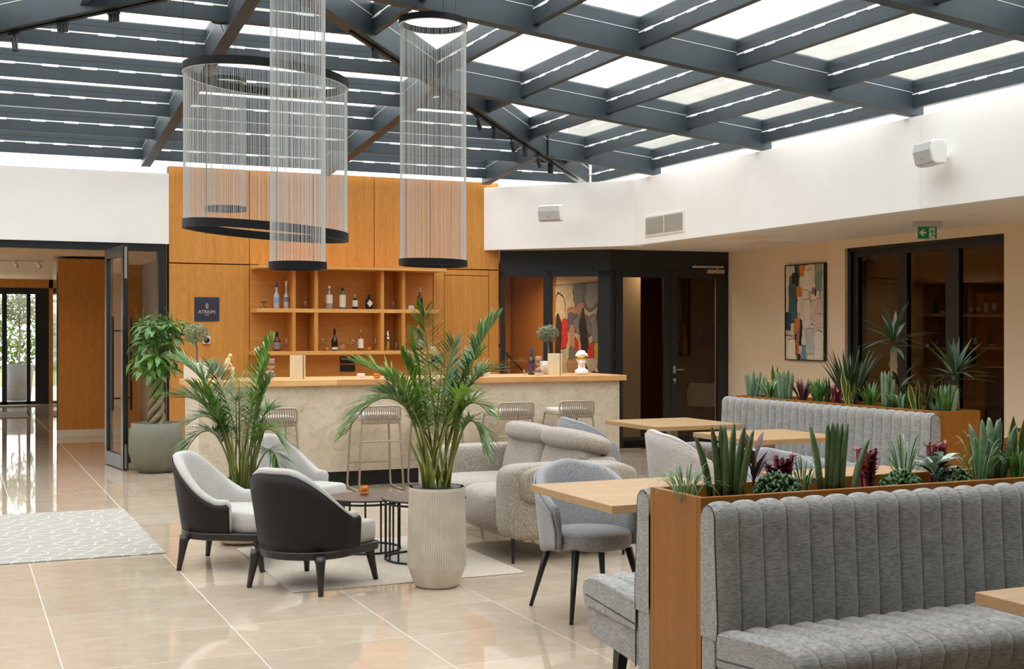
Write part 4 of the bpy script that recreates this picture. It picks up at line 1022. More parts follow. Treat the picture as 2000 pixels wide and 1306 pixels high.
def broad(name, label, pos, n, h, spread, w, mats, group, seed):
    t = T(name, label, pos, group); rr = random.Random(seed)
    for k in range(n):
        a = 2*PI*k/n*2.4+rr.uniform(-.3,.3); z = h*rr.uniform(.35,.9); s = spread*rr.uniform(.6,1); b = Vector((.01*math.cos(a), .01*math.sin(a), z*.75)); e = Vector((s*math.cos(a), s*math.sin(a), z+(.07 if 'wine' in mats else .02)))
        mb = MB(); blade(mb, b, e, w*rr.uniform(.8,1.1), .25, 5, .45, fold=.15); mb.build('leaf', M[mats[k % len(mats)]], t)
    MB().cyl((0,0,0),(0,0,h*.8),.006,n=6).build('stem', M['leafd'], t)
def Z1(px, py, f=.5): return ztop(P1(px,f), py)
def k1(p, px): return (px-pix(p.x,p.y,.95)[0])*(p.x*_s+p.y*_c)/F_PX
def tips1(p, L): return [(k1(p,x), ztop(p,y)) for x, y in L]
p = P1(1340,.35); blades_plant('spider_grass', 'thin arching grass at the left end of the near planter', p, 33, 0.187, 0.196, .0075, ['leafg','grassb'], G1, .7, .02, .4)
p = P1(1420,.35); cyl_plant('cylindrical snake plant with tall dark spikes, first from the left in the near planter', p, tips1(p,[(1353,848),(1386,828),(1403,826),(1411,826),(1435,824),(1452,828),(1468,836)]), G1, .0135)
p = P1(1472,.55); broad('wine_ti_plant', 'small wine-red ti plant between the first spikes and the red cactus', p, 14, .26, .085, .026, ['wine'], G1, 31)
p = P1(1525,.62); cactus('red cactus with stubby columns, left of the second snake plant', p, tips1(p,[(1498,905),(1515,888),(1528,893),(1545,887),(1538,900),(1508,915)]), G1)
p = P1(1520,.30); jade('low green jade succulent under the left red cactus', p, 190, .10, .085, G1)
p = P1(1570,.45); blades_plant('spider_grass', 'short blue-green grass left of the second snake plant', p, 23, 0.187, 0.115, .0075, ['leafg','grassb'], G1, .7, .015, .35)
p = P1(1625,.35); cyl_plant('cylindrical snake plant with one spike leaning right, second from the left in the near planter', p, tips1(p,[(1587,830),(1612,824),(1622,820),(1633,820),(1648,824),(1658,824),(1703,856)]), G1, .0130)
p = P1(1697,.62); cactus('red cactus with a green column, right of the second snake plant', p, tips1(p,[(1676,876),(1688,880),(1698,884),(1712,877),(1705,890),(1684,895)]), G1)
p = P1(1765,.5); blades_plant('spider_grass', 'long wispy grass in the middle of the near planter', p, 26, 0.297, 0.172, .0075, ['leafg','grassb'], G1, .7, .015, .4)
p = P1(1760,.3); jade('low green jade succulent under the long wispy grass', p, 130, .085, .075, G1)
p = P1(1828,.45); broad('silver_foliage_plant', 'silver-white leafed plant in front of the right red cactus', p, 26, .17, .13, .058, ['silver','leafd','silver'], G1, 33)
p = P1(1832,.80); cactus('red cactus rising behind the silver-leafed plant', p, tips1(p,[(1812,868),(1824,866),(1842,867),(1850,866),(1834,872)]), G1)
p = P1(1868,.3); jade('low green jade succulent right of the silver-leafed plant', p, 110, .075, .07, G1)
p = P1(1940,.45); cyl_plant('broad cylindrical snake plant near the right edge, third in the near planter', p, tips1(p,[(1899,828),(1910,817),(1931,815),(1936,815),(1951,815),(1955,820),(1978,828)]), G1, .0165, 'spike2')
p = P1(1912,.35); blades_plant('spider_grass', 'arching grass in front of the third snake plant', p, 28, 0.264, 0.196, .0075, ['leafg','grassb'], G1, .7, .02, .4)
p = P1(1990,.5); sans('yellow-edged snake plant at the right edge of the near planter', p, tips1(p,[(1980,812),(1998,815),(2012,820)]), G1)
p = P1(1985,.30); blades_plant('dracaena', 'glossy green dracaena at the right edge of the near planter', p, 14, .22, .10, .022, ['leafg'], G1, .3, .015, .4)
# far planter
def k2(p, px): return (px-pix(p.x,p.y,.95)[0])*(p.x*_s+p.y*_c)/F_PX
def tips2(p, L): return [(k2(p,x), ztop(p,y)) for x, y in L]
p = P2(1472,.35); cyl_plant('cylindrical snake plant at the far left end of the far planter', p, tips2(p,[(1455,730),(1460,724),(1472,722),(1485,724),(1494,730),(1480,735)]), G2, .017, 'spike2')
p = P2(1502,.35); blades_plant('dracaena', 'light green dracaena, second plant from the left in the far planter', p, 16, .22, .12, .026, ['leafg','silver'], G2, .35, .015, .4)
p = P2(1516,.7); sans('yellow-edged snake plant behind the second spikes of the far planter', p, tips2(p,[(1509,712),(1518,714),(1528,735)]), G2)
p = P2(1533,.35); cyl_plant('cylindrical snake plant with dense spikes, second in the far planter', p, tips2(p,[(1516,722),(1523,724),(1531,722),(1538,720),(1546,724),(1553,730),(1527,728)]), G2, .018, 'spike2')
p = P2(1568,.35); blades_plant('wine_ti_plant', 'dark wine-red ti plant below the painting', p, 12, .24, .13, .035, ['wine'], G2, .3, .015, .4)
p = P2(1598,.35); blades_plant('dracaena', 'bright green dracaena right of the wine-red plant', p, 20, .25, .11, .024, ['leafg'], G2, .25, .02, .4)
p = P2(1618,.5); blades_plant('snake_plant_green', 'few upright dark leaves beside the red bromeliad', p, 7, .22, .08, .03, ['leafd'], G2, .1, .015, .4)
p = P2(1632,.3); cactus('red bromeliad-like cactus in the far planter', p, tips2(p,[(1625,756),(1632,752),(1640,756),(1646,760),(1636,765)]), G2)
p = P2(1660,.8); blades_plant('yucca', 'low yucca rosette behind the far planter, left of the dark window', p, 26, .46, .26, .035, ['leafd'], G2, .12, .03, .35)
p = P2(1662,.35); sans('yellow-edged snake plant in the middle of the far planter', p, tips2(p,[(1645,722),(1655,740),(1668,745),(1679,724),(1660,760)]), G2)
p = P2(1700,.35); blades_plant('dracaena', 'bright green dracaena left of the yucca trunk', p, 18, .22, .12, .026, ['leafg'], G2, .3, .02, .4)
p = P2(1733,.35); cyl_plant('column of upright blue-green spikes below the tall yucca', p, tips2(p,[(1723,725),(1730,724),(1737,724),(1745,736),(1727,728)]), G2, .019, 'spike2')
p = P2(1762,.35); blades_plant('dracaena', 'spreading striped dracaena right of the yucca trunk', p, 22, .18, .17, .02, ['leafg','grassb'], G2, .5, .02, .4)
p = P2(1795,.35); sans('large yellow-edged snake plant right of the yucca', p, tips2(p,[(1776,748),(1792,740),(1806,744),(1820,735),(1824,745),(1800,765)]), G2)
p = P2(1822,.6); blades_plant('dracaena', 'dark green dracaena behind the large yellow-edged snake plant', p, 14, .2, .10, .026, ['leafd','leafg'], G2, .3, .02, .4)
p = P2(1830,.25); blades_plant('small_agave', 'small grey-green agave low at the front of the far planter', p, 10, .13, .08, .02, ['spike2'], G2, .1, .015, .3)
p = P2(1852,.35); cyl_plant('cylindrical snake plant near the right end of the far planter', p, tips2(p,[(1838,752),(1849,752),(1855,750),(1864,752),(1868,758),(1844,765)]), G2, .019, 'spike2')
p = P2(1882,.35); blades_plant('dracaena', 'glossy dracaena at the right end of the far planter', p, 18, .24, .11, .026, ['leafg'], G2, .25, .02, .4)
def yucca(label, pos, trunk, heads):
    t = T('yucca', label, pos, G2); rr = random.Random(int(pos.y*100))
    MB().tube(trunk, [.034,.032,.028], 9).build('trunk', M['yuccabark'], t, smooth=True)
    for hx, hz, n, L in heads:
        for k in range(n):
            a = 2*PI*k/n*2.4; el = rr.uniform(-.35,1.35); b = Vector((hx,0,hz+rr.uniform(-.04,.05))); d = Vector((math.cos(a)*math.cos(el), math.sin(a)*math.cos(el), math.sin(el)))
            mb = MB(); blade(mb, b, b+d*L*rr.uniform(.75,1.1), .046, .10, 5, .35); mb.build('leaf', M['leafd'], t)
p = P2(1745,.65); yucca('tall yucca with bare trunk in front of the dark window', p, [(0,0,-.02),(.01,0,.28),(.0,0,.55)], [(0,.60,30,.36),(.06,.22,12,.3)])
p = P2(1890,.6); yucca('shorter yucca at the right in front of the dark window', p, [(0,0,-.02),(.01,0,.12),(0,0,.26)], [(0,.32,34,.36)])
# ================================================================== bottles, glasses, bar objects
def m_bottle(name, c, rough=.08, trans=0.0):
    t = NT(name); t.col(c).set(Roughness=rough, Specular_IOR_Level=.7)
    if trans:
        tr = t.new('ShaderNodeBsdfTransparent'); tr.inputs['Color'].default_value = c; ms = t.new('ShaderNodeMixShader'); ms.inputs[0].default_value = trans
        t.l.new(t.b.outputs[0], ms.inputs[1]); t.l.new(tr.outputs[0], ms.inputs[2]); t.l.new(ms.outputs[0], t.out.inputs['Surface'])
    return t.m
M['gclear'] = m_bottle('clear_bottle_glass', srgb(226,226,220), .05, .62)
M['gfrost'] = m_bottle('frosted_bottle_glass', srgb(206,208,210), .4, .25)
M['gblue'] = m_bottle('blue_bottle_glass', srgb(70,150,172), .08, .25)
M['gdark'] = m_bottle('black_bottle_glass', srgb(18,17,17), .08)
M['gbrown'] = m_bottle('brown_spirit', srgb(104,44,16), .08, .15)
M['gamber'] = m_bottle('amber_spirit', srgb(150,72,24), .08, .2)
M['gwine'] = m_bottle('dark_wine_glass', srgb(24,18,24), .08)
M['paper'] = m_plain('label_paper', srgb(226,216,198), .7)
M['capw'] = m_plain('white_cap', srgb(230,228,222), .4); M['capb'] = m_plain('black_cap', srgb(20,20,20), .4); M['capblue'] = m_plain('blue_cap', srgb(24,74,150), .35)
M['capteal'] = m_plain('teal_cap', srgb(22,100,98), .35); M['cork'] = m_plain('cork_cap', srgb(176,128,80), .6); M['capsil'] = m_plain('silver_cap', srgb(190,190,186), .25, .9)
M['lblack'] = m_plain('black_label', srgb(24,20,18), .6); M['lpurple'] = m_plain('purple_label', srgb(74,46,74), .6); M['lgrey'] = m_plain('grey_label', srgb(120,120,128), .6); M['lsilver'] = m_plain('silver_label', srgb(150,150,165), .5); M['lblue'] = m_plain('pale_blue_label', srgb(120,160,205), .6)
M['gold'] = m_plain('gold_metal', srgb(206,160,64), .25, 1.0); M['ivory'] = m_plain('ivory_wood', srgb(226,198,150), .5)
M['crystal'] = m_glass('drinking_glass', (.97,.97,.96,1), 1.0, ior=1.5)
M['ambergl'] = m_bottle('amber_glass', srgb(214,128,38), .08, .35)
def text_mesh(s, size, mat, parent, loc, rot, name='lettering', depth=.0006, align='CENTER'):
    c = bpy.data.curves.new('t', 'FONT'); c.body = s; c.size = size; c.align_x = align; c.align_y = 'CENTER'; c.extrude = depth; c.resolution_u = 2
    o = bpy.data.objects.new('t', c); COL.objects.link(o)
    me = bpy.data.meshes.new_from_object(o.evaluated_get(bpy.context.evaluated_depsgraph_get())); bpy.data.objects.remove(o)
    me.materials.clear(); me.materials.append(mat); q = obj(name, me, parent); q.location = loc; q.rotation_euler = rot; return q
def bottle(label, loc, r, h, shape, glass, cap, lab=None, lz=(.1,.45), neck=.3, rz=0, group='bottles on the back shelves', sq=1.0):
    """shape: shoulder sharpness 0..1; h overall height"""
    t = thing('bottle', label, 'bottle', loc, rz, group); nr = r*.34; hs = h*(1-neck); sh = h*(.10+.10*(1-shape))
    prof = [(r*.92,0),(r,.006),(r,hs-sh),(r*(.97 if shape > .5 else .9),hs-sh*.55),(r*.7,hs-sh*.15),(nr*1.15,hs+.008),(nr,hs+.03),(nr,h-.03)]
    MB().lathe(prof, 16, sy=sq).build('glass_body', glass, t, smooth=True)
    MB().lathe([(nr*1.18,h-.065 if cap is not None and shape < .9 else h-.03),(nr*1.22,h-.004),(nr*1.1,h),(.001,h)], 12, sy=1).build('cap', cap or M['capb'], t, smooth=True)
    if lab is not None:
        mb = MB(); n = 12; z0, z1 = lz[0]*h, lz[1]*h
        mb.grid(lambda u, v: ((r+.0012)*math.sin((u-.5)*PI*.95), -(r*1+.0012)*sq*math.cos((u-.5)*PI*.95), z0+(z1-z0)*v), n, 2)
        mb.build('paper_label', lab, t, smooth=True)
    return t
SY = YB-.20
def S(px, row): z = (1.345, 1.878)[row]; p = at(px, 640, Y=SY); return (p.x, SY, z)
def hpx(px, n): p = at(px, 640, Y=SY); return n*(p.x*_s+SY*_c)/F_PX
# upper shelf
b = bottle('tall frosted bottle with blue cap and mountain print on the upper shelf', S(540,1), .037, hpx(540,52), .5, M['gfrost'], M['capblue'], M['lblue'], (.22,.42), .42)
bottle('tall slim clear bottle with white neck, right of the blue-capped one', S(559,1), .035, hpx(559,54), .4, M['gfrost'], M['capw'], M['lgrey'], (.25,.42), .46)
bottle('square clear bottle with slanted white label and white stopper', S(643,1), .044, hpx(643,45), .9, M['gclear'], M['capw'], M['paper'], (.25,.62), .38, sq=.8)
bottle('turquoise square bottle with white arched label and black cap', S(669,1), .042, hpx(669,41), .9, M['gblue'], M['capb'], M['paper'], (.10,.68), .26, sq=.8)
bottle('short black bottle with cream label and cork', S(693.5,1), .037, hpx(693.5,29.5), .8, M['gdark'], M['cork'], M['paper'], (.18,.6), .32)
bb = bottle('round black bottle with diamond label on the upper shelf', S(720.5,1), .044, hpx(720.5,29), .85, M['gdark'], M['capb'], None, (.1,.4), .28)
MB().add([(0,-.046,.03),(.04,-.044,.078),(0,-.046,.126),(-.04,-.044,.078)], [(0,1,2,3)]).build('diamond_label', M['paper'], bb)
bottle('amber spirit bottle with dark label at the right end of the upper shelf', S(820,1), .038, hpx(820,43), .6, M['gbrown'], M['capsil'], M['lblack'], (.18,.52), .36)
# lower shelf
bottle('short round whisky bottle with cream label behind the left palm', S(519,0), .047, hpx(519,26), .9, M['gamber'], M['capb'], M['paper'], (.25,.72), .30)
bottle('brown whisky bottle with grey mountain label on the lower shelf', S(541,0), .044, hpx(541,38), .7, M['gbrown'], M['capb'], M['lgrey'], (.10,.46), .34)
bottle('dark rum bottle with cream base label on the lower shelf', S(653.5,0), .040, hpx(653.5,43), .4, M['gdark'], M['capb'], M['paper'], (.06,.17), .40)
bottle('reddish rum bottle with white picture label on the lower shelf', S(704.5,0), .037, hpx(704.5,42), .5, M['gamber'], M['cork'], M['paper'], (.12,.55), .36)
bottle('dark whisky bottle with teal cap and silver crest label', S(819.5,0), .043, hpx(819.5,41), .8, M['gbrown'], M['capteal'], M['lsilver'], (.12,.50), .36)
sh = thing('cocktail_shaker', 'polished steel cocktail shaker on the lower shelf', 'shaker', S(757,0))
MB().lathe([(.030,0),(.040,.11),(.041,.16),(.036,.18)], 20).build('body', M['mirror'], sh, smooth=True)
MB().lathe([(.037,.18),(.030,.205),(.016,.222),(.016,.25),(.010,.258),(.001,.259)], 20).build('lid', M['capsil'], sh, smooth=True)
def wglass(label, loc, h, r, group, rx=0, rz=0, liquid=None):
    t = thing('wine_glass', label, 'wine glass', loc, rz, group); t.rotation_euler = (rx,0,rz)
    bz = h*.46
    MB().lathe([(.004,bz),(r*.55,bz+.015),(r*.95,bz+h*.16),(r,bz+h*.24),(r*.86,h),(r*.84,h),(r*.97,bz+h*.24),(r*.92,bz+h*.16),(r*.5,bz+.018),(.001,bz+.004)], 20).build('bowl', M['crystal'], t, smooth=True)
    MB().lathe([(r*.85,0),(r*.85,.003),(.006,.010),(.004,.03),(.004,bz+.002)], 16).build('stem', M['crystal'], t, smooth=True)
    MB().lathe([(.001,bz+.006),(r*.5,bz+.02),(r*.9,bz+h*.14),(r*.85,bz+h*.145),(.001,bz+h*.14)], 16).build('wine', M['gfrost'] if liquid is None else liquid, t, smooth=True)
for px, lab in ((559,'small stemmed glass right of the grey-label whisky'),(630,'small stemmed glass left of the dark rum bottle'),(733,'small stemmed glass left of the cocktail shaker')): wglass(lab, S(px,0), hpx(px,26), .028, 'stemmed glasses on the lower shelf')
wglass('large stemmed glass left of the reddish rum bottle', S(689,0), hpx(689,24), .042, 'stemmed glasses on the lower shelf')
def tumbler(label, loc, r, h, mat, name='tumbler', group='tumblers on the back shelves', n=18):
    t = thing(name, label, 'glass', loc, group=group)
    MB().lathe([(r*.9,0),(r,.008),(r,h),(r*.93,h),(r*.9,.014),(.001,.012)], n).build('wall', mat, t, smooth=True)
    MB().lathe([(.001,.001),(r*.88,.001),(r*.88,.011),(.001,.0115)], n).build('base', mat, t, smooth=True)
tumbler('tall clear tumbler in the second upper compartment', S(596,1), .040, .13, M['crystal']); tumbler('tall clear tumbler in the fourth upper compartment', S(768,1), .040, .12, M['crystal'])
tumbler('clear tumbler right of the cocktail shaker', S(774,0), .040, .13, M['crystal'])
for px, lab in ((638,'low amber glass left of the dark rum bottle'),(721,'low amber glass right of the reddish rum bottle')): tumbler(lab, S(px,0), .032, .045, M['ambergl'], 'candle_glass', 'amber candle glasses')
fb = thing('tipped_glass', 'round wine glass lying on its side on the lower shelf', 'wine glass', Vector(S(673,0))+Vector((0,0,.054))); fb.rotation_euler = (0,math.radians(-98),math.radians(20))
MB().lathe([(.036,.09),(.05,.05),(.052,.02),(.04,-.02),(.012,-.045),(.004,-.05)], 20).build('bowl', M['crystal'], fb, smooth=True); MB().cyl((0,0,-.05),(0,0,-.08),.004,n=8).build('stem', M['crystal'], fb)
cs = thing('cake_stand', 'small dark footed stand at the left of the upper shelf', 'stand', S(515,1)); MB().lathe([(.04,0),(.035,.012),(.008,.03),(.008,.075),(.055,.085),(.06,.09),(.001,.092)], 20).build('dish', m_plain('pewter', srgb(110,100,92), .35, .8), cs, smooth=True)
def cardholder(label, loc, rz=0, w=.085, h=.055, group='small white card holders'):
    t = thing('card_holder', label, 'card holder', loc, rz, group)
    MB().extr([(-w*.5,0),(w*.5,0),(w*.42,h),(-w*.42,h)], 'y', -.02, .02).build('block', m_plain('milky_acrylic', srgb(232,220,208), .3), t, bevel=.003)
    MB().box(-w*.3,w*.3,-.0212,-.0204,h*.2,h*.38).build('print', m_plain('card_print', srgb(196,176,150), .7), t)
cardholder('white card holder at the right end of the upper shelf', S(802,1)); cardholder('white card holder at the left end of the lower shelf', S(503,0)); cardholder('white card holder at the right end of the lower shelf', S(846,0))
# sockets, sign, dial on the wood wall
for n_, (px, py) in enumerate(((679,703),(679,719),(849,702))):
    p = at(px, py, Y=YB-.01); t = thing('switch_panel', ('black switch panel with a row of white keys under the lower shelf','black triple socket below the switch panel','black socket panel at the right under the lower shelf')[n_], 'socket', (p.x,YB+.002,p.z), group='black panels in the bar niche')
    w = .10 if n_ < 2 else .05
    MB().box(-w,w,-.012,0,-.043,.043).build('plate', M['capb'], t, bevel=.003)
    if n_ == 0:
        for k in range(8): MB().box(-.082+.0215*k,-.066+.0215*k,-.0135,-.012,.012,.022).build('key', M['capw'], t)
    else:
        for k in range(3 if n_ == 1 else 1): MB().lathe([(.02,0),(.02,.003),(.016,.003),(.016,.001),(.001,.001)], 16).xf(Matrix.Translation((-.06+.06*k if n_ == 1 else 0,-.012,0)) @ Matrix.Rotation(PI/2,4,'X')).build('outlet', M['black'], t)
M['navy'] = m_plain('navy_plate', srgb(36,42,62), .55, var=.05); M['rosegold'] = m_plain('rose_gold_print', srgb(214,178,152), .5)
sg_ = thing('bar_sign', 'square navy sign with owl emblem and the words ATRIUM BAR', 'sign', (2.85,YB,1.868))
MB().box(-.152,.152,-.008,0,-.149,.149).build('plate', M['navy'], sg_, bevel=.001)
text_mesh('ATRIUM', .058, M['rosegold'], sg_, (-.004,-.0086,-.034), (PI/2,0,0)); text_mesh('BAR', .024, M['rosegold'], sg_, (0,-.0086,-.072), (PI/2,0,0))
em = MB()
for x in (-.012,-.006,0,.006,.012): em.box(x-.0012,x+.0012,-.0092,-.0082,.012-.03*(1-abs(x)/.014)+.02,.072-abs(x)*.9)
em.tube([(.017*math.sin(2*PI*k/18)*(1 if k < 99 else 1), -.0087, .043+.036*math.cos(2*PI*k/18)) for k in range(18)], .0013, 4, closed=True); em.box(.096,.1,-.0092,-.0082,-.062,-.05)
em.build('emblem', M['rosegold'], sg_)
dl = thing('wall_dial', 'white square control with black round dial on the wood wall', 'thermostat', (2.843,YB,1.485))
MB().box(-.045,.045,-.028,0,-.045,.045).build('housing', M['capw'], dl, bevel=.004); MB().lathe([(.036,0),(.036,.006),(.03,.008),(.001,.008)], 24).xf(Matrix.Translation((0,-.028,0)) @ Matrix.Rotation(PI/2,4,'X')).build('dial', M['capb'], dl)
# on the counter
CT = 1.10
def C(px, y=12.75): p = at(px, 740, Y=y); return Vector((p.x, y, CT))
def olive_pot(label, loc, sq, seed):
    t = thing('potted_olive', label, 'plant', loc, group='small olive trees on the counter'); 
    if sq: MB().box(-.11,.11,-.09,.09,0,.17).build('pot', M['potw'], t, bevel=.006)
    else: MB().lathe([(.05,0),(.075,.02),(.09,.08),(.092,.15),(.084,.15),(.08,.13),(.001,.13)], 24).build('pot', M['potw'], t, smooth=True)
    MB().tube([(0,0,.12),(.01,0,.28),(-.005,.005,.40),(.0,0,.50)], [.012,.010,.009,.004], 7).build('trunk', M['bark'], t, smooth=True)
    leafcloud(1000, .130, .130, .105, .033, seed, .47, .0).build('crown', M['olive'], t)
olive_pot('small olive tree in a square cream pot at the left end of the counter', C(383,12.95), 1, 41)
o = olive_pot('small olive tree in a round white pot behind the right menu box', C(1070,13.0), 0, 42)
def winebottle(label, px, y=12.75): return bottle(label, C(px,y), .0385, .30, .35, M['gwine'], M['capblue'], M['lpurple'], (.14,.46), .36, 0, 'blue-capped wine bottles on the counter')
winebottle('blue-capped wine bottle behind the left palm fronds on the counter', 509, 12.72); winebottle('blue-capped wine bottle near the right end of the counter', 1038, 12.9)
wglass('large wine glass upright beside the left menu box', C(529,12.6), .215, .044, 'large wine glasses on the counter'); wglass('large wine glass upright beside the right wine bottle', C(1052,12.7), .215, .044, 'large wine glasses on the counter')
wglass('large wine glass behind the palm in the ribbed pot, left of two', C(811,12.75), .235, .044, 'large wine glasses on the counter'); wglass('large wine glass behind the palm in the ribbed pot, right of two', C(824,12.65), .235, .046, 'large wine glasses on the counter')
def lying(label, px, y, rz):
    t = thing('lying_glass', label, 'wine glass', C(px,y)+Vector((0,0,.046)), rz, 'large wine glasses on the counter'); t.rotation_euler = (math.radians(84),0,rz); r = .044
    MB().lathe([(r*.86,.13),(r,.05),(r*.95,.03),(r*.5,-.01),(.004,-.03),(.001,-.03),(r*.46,-.005),(r*.92,.03),(r*.97,.05),(r*.84,.13)], 20).build('bowl', M['crystal'], t, smooth=True)
    MB().lathe([(.004,-.03),(.004,-.11),(.006,-.122),(r*.9,-.128),(r*.9,-.131),(.001,-.131)], 16).build('stem', M['crystal'], t, smooth=True)
lying('large wine glass lying on its side at the left, rim to the viewer', 516, 12.55, math.radians(25)); lying('large wine glass lying on its side at the right, by the wine bottle', 1045, 12.6, math.radians(35))
def menu(label, px, y):
    t = thing('menu_box', label, 'menu', C(px,y), math.radians(-8), 'upright menu boxes on the counter')
    MB().box(-.075,.052,-.015,.03,0,.245).build('front_cover', m_plain('maple_board', srgb(220,200,164), .55, var=.05, vs=9), t, bevel=.002)
    MB().box(.052,.066,-.008,.03,.002,.242).build('pages', m_plain('mauve_pages', srgb(150,124,112), .7), t); MB().box(.066,.080,-.012,.03,0,.244).build('back_cover', M['ivory'], t, bevel=.002)
    mb = MB()
    for k in range(5): mb.box(-.03+.008*k,-.026+.008*k,-.0157,-.0149,.03,.034)
    mb.build('print', m_plain('menu_print', srgb(170,146,112), .6), t)
menu('upright pale wood menu box beside the left wine glass', 581, 12.62); menu('upright pale wood menu box in front of the right olive tree', 1084, 12.6)
cardholder('white card holder on the counter above the second stool', C(705,12.5)); cardholder('white card holder on the counter right of the ribbed-pot palm', C(950,12.5))
for px, lab in ((736,'amber faceted candle glass beside the left card holder on the counter'),(937,'amber faceted candle glass right of the ribbed-pot palm on the counter')): 
    t = thing('candle_glass', lab, 'candle holder', C(px,12.5), group='amber candle glasses'); MB().lathe([(.024,0),(.038,.012),(.034,.028),(.040,.040),(.030,.056),(.026,.056),(.03,.03),(.001,.012)], 12).build('glass', M['ambergl'], t)
t = thing('candle_glass', 'amber faceted candle glass on the lower round table', 'candle holder', (2.735,8.80,.397), group='amber candle glasses'); MB().lathe([(.030,0),(.033,.012),(.028,.02),(.035,.03),(.033,.05),(.024,.064),(.020,.064),(.028,.03),(.001,.012)], 14).build('glass', M['ambergl'], t); MB().lathe([(.018,.013),(.018,.03),(.001,.03)], 10).build('candle', M['capw'], t)
tr_ = thing('serving_tray', 'black tray on the back counter behind the palm', 'tray', (5.15,13.1,CT)); MB().box(-.16,.16,-.1,.1,.0,.012).build('tray', M['capb'], tr_, bevel=.004)
# little gold thinker
fg = thing('thinker_figurine', 'small gilded seated figure with bowed head on the counter', 'figurine', C(441,12.7), math.radians(-30))
sk = [(0,0,.10),(0,.01,.16),(.01,.02,.205),(.03,.02,.225)]
MB().tube(sk, [.024,.02,.018,.012], 10).build('torso', M['ivory'], fg, smooth=True); MB().sph((.04,.02,.245), .021, 12, 8).build('head', M['ivory'], fg, smooth=True)
for sg in (-1,1):
    MB().tube([(0,.018*sg,.10),(.075,.02*sg,.125),(.07,.02*sg,.01),(.095,.02*sg,.006)], [.015,.012,.008,.006], 8).build('leg', M['ivory'], fg, smooth=True)
    MB().tube([(.012,.024*sg,.20),(.045,.035*sg,.15),(.05 if sg < 0 else .06,.02*sg,.225 if sg < 0 else .135)], [.010,.008,.006], 8).build('arm', M['ivory'], fg, smooth=True)
MB().box(-.035,.03,-.03,.03,0,.09).build('block', M['gold'], fg, bevel=.006)
# white bust with gold blindfold
bu = thing('plaster_bust', 'white plaster bust with curly hair and gold blindfold on the counter', 'bust', C(1136,12.62), math.radians(-20), scale=1.08)
M['plaster'] = m_plain('white_plaster', srgb(240,238,234), .45)
def bustf(u, v):
    a = u*2*PI; z = .205*v
    w = .085*(1-smooth(0,.30,v))**.8+.030 if v < .36 else .030+.0*v
    hx = 0; hd = 0
    if v >= .36: hd = .052*math.sqrt(max(0, 1-((v-.70)/.345)**2)); w = max(.028 if v < .45 else 0, hd)
    if v < .06: w *= .82+3*v
    rx, ry = w*(1.0 if v > .34 else 1.0), w*(1.12 if v > .4 else .62)
    return (rx*math.cos(a), ry*math.sin(a)-(.006 if v > .4 else 0), z+.0)
def bust_mesh():
    mb = MB(); prof = [(.048,0),(.066,.010),(.074,.030),(.070,.046),(.050,.060),(.036,.074),(.033,.10)]
    mb.lathe([(.001,0)]+prof+[(.001,.102)], 24, sy=.62)
    mb.sph((0,-.004,.150), .046, 18, 12, (.92,1.1,1.28))                       # skull
    mb.sph((0,-.030,.122), .030, 14, 8, (.95,.85,1.0))                        # jaw
    mb.add([(-.008,-.050,.150),(.008,-.050,.150),(0,-.068,.136),(0,-.052,.130),(0,-.054,.160)], [(0,2,4),(2,1,4),(0,3,2),(3,1,2)])
    mb.tube([(-.012,-.056,.121),(0,-.060,.122),(.012,-.056,.121)], [.003,.005,.003], 6)
    for sx in (-1,1): mb.sph((sx*.043,.002,.148), .010, 8, 6, (.5,1,1.5))
    return mb
def big_head(mb):
    mb.v = [(x*1.25, y*1.25, .085+(z-.085)*1.30) if z > .085 else (x,y,z) for x, y, z in mb.v]; return mb
big_head(bust_mesh()).build('head_and_shoulders', M['plaster'], bu, smooth=True)
hr_ = MB(); r8 = random.Random(8)
for k in range(70):
    a = r8.uniform(0,2*PI); e = r8.uniform(.18,1.5); d = Vector((math.cos(a)*math.cos(e), math.sin(a)*math.cos(e)*1.1, math.sin(e)))
    if d.y < -.55 and d.z < .45: continue
    hr_.sph((d.x*.045, d.y*.049-.002, .155+d.z*.052), r8.uniform(.009,.014), 7, 5)
big_head(hr_).build('curly_hair', M['plaster'], bu, smooth=True)
big_head(MB().grid(lambda u, v: (.0475*math.sin((u-.5)*PI*1.1), -.006-.052*math.cos((u-.5)*PI*1.1), .148+.022*v), 14, 3)).build('blindfold', M['gold'], bu, smooth=True, solid=-.003)
# dining table with glasses behind the dark window
dt = thing('dining_room_table', 'dark wooden table with wine glasses behind the dark window', 'table', (11.15,11.1,0))
MB().box(-.45,.45,-.6,.6,.70,.74).build('table_top', M['brown'], dt, bevel=.004)
for sx, sy in ((1,1),(-1,1),(-1,-1),(1,-1)): MB().box(sx*.4-.025,sx*.4+.025,sy*.55-.025,sy*.55+.025,0,.70).build('leg', M['black'], dt)
wglass('wine glass on the dining room table, left of two behind the dark window', (10.95,11.3,.74), .2, .042, 'glasses behind the dark window'); wglass('wine glass on the dining room table, right of two behind the dark window', (11.1,10.85,.74), .2, .042, 'glasses behind the dark window')
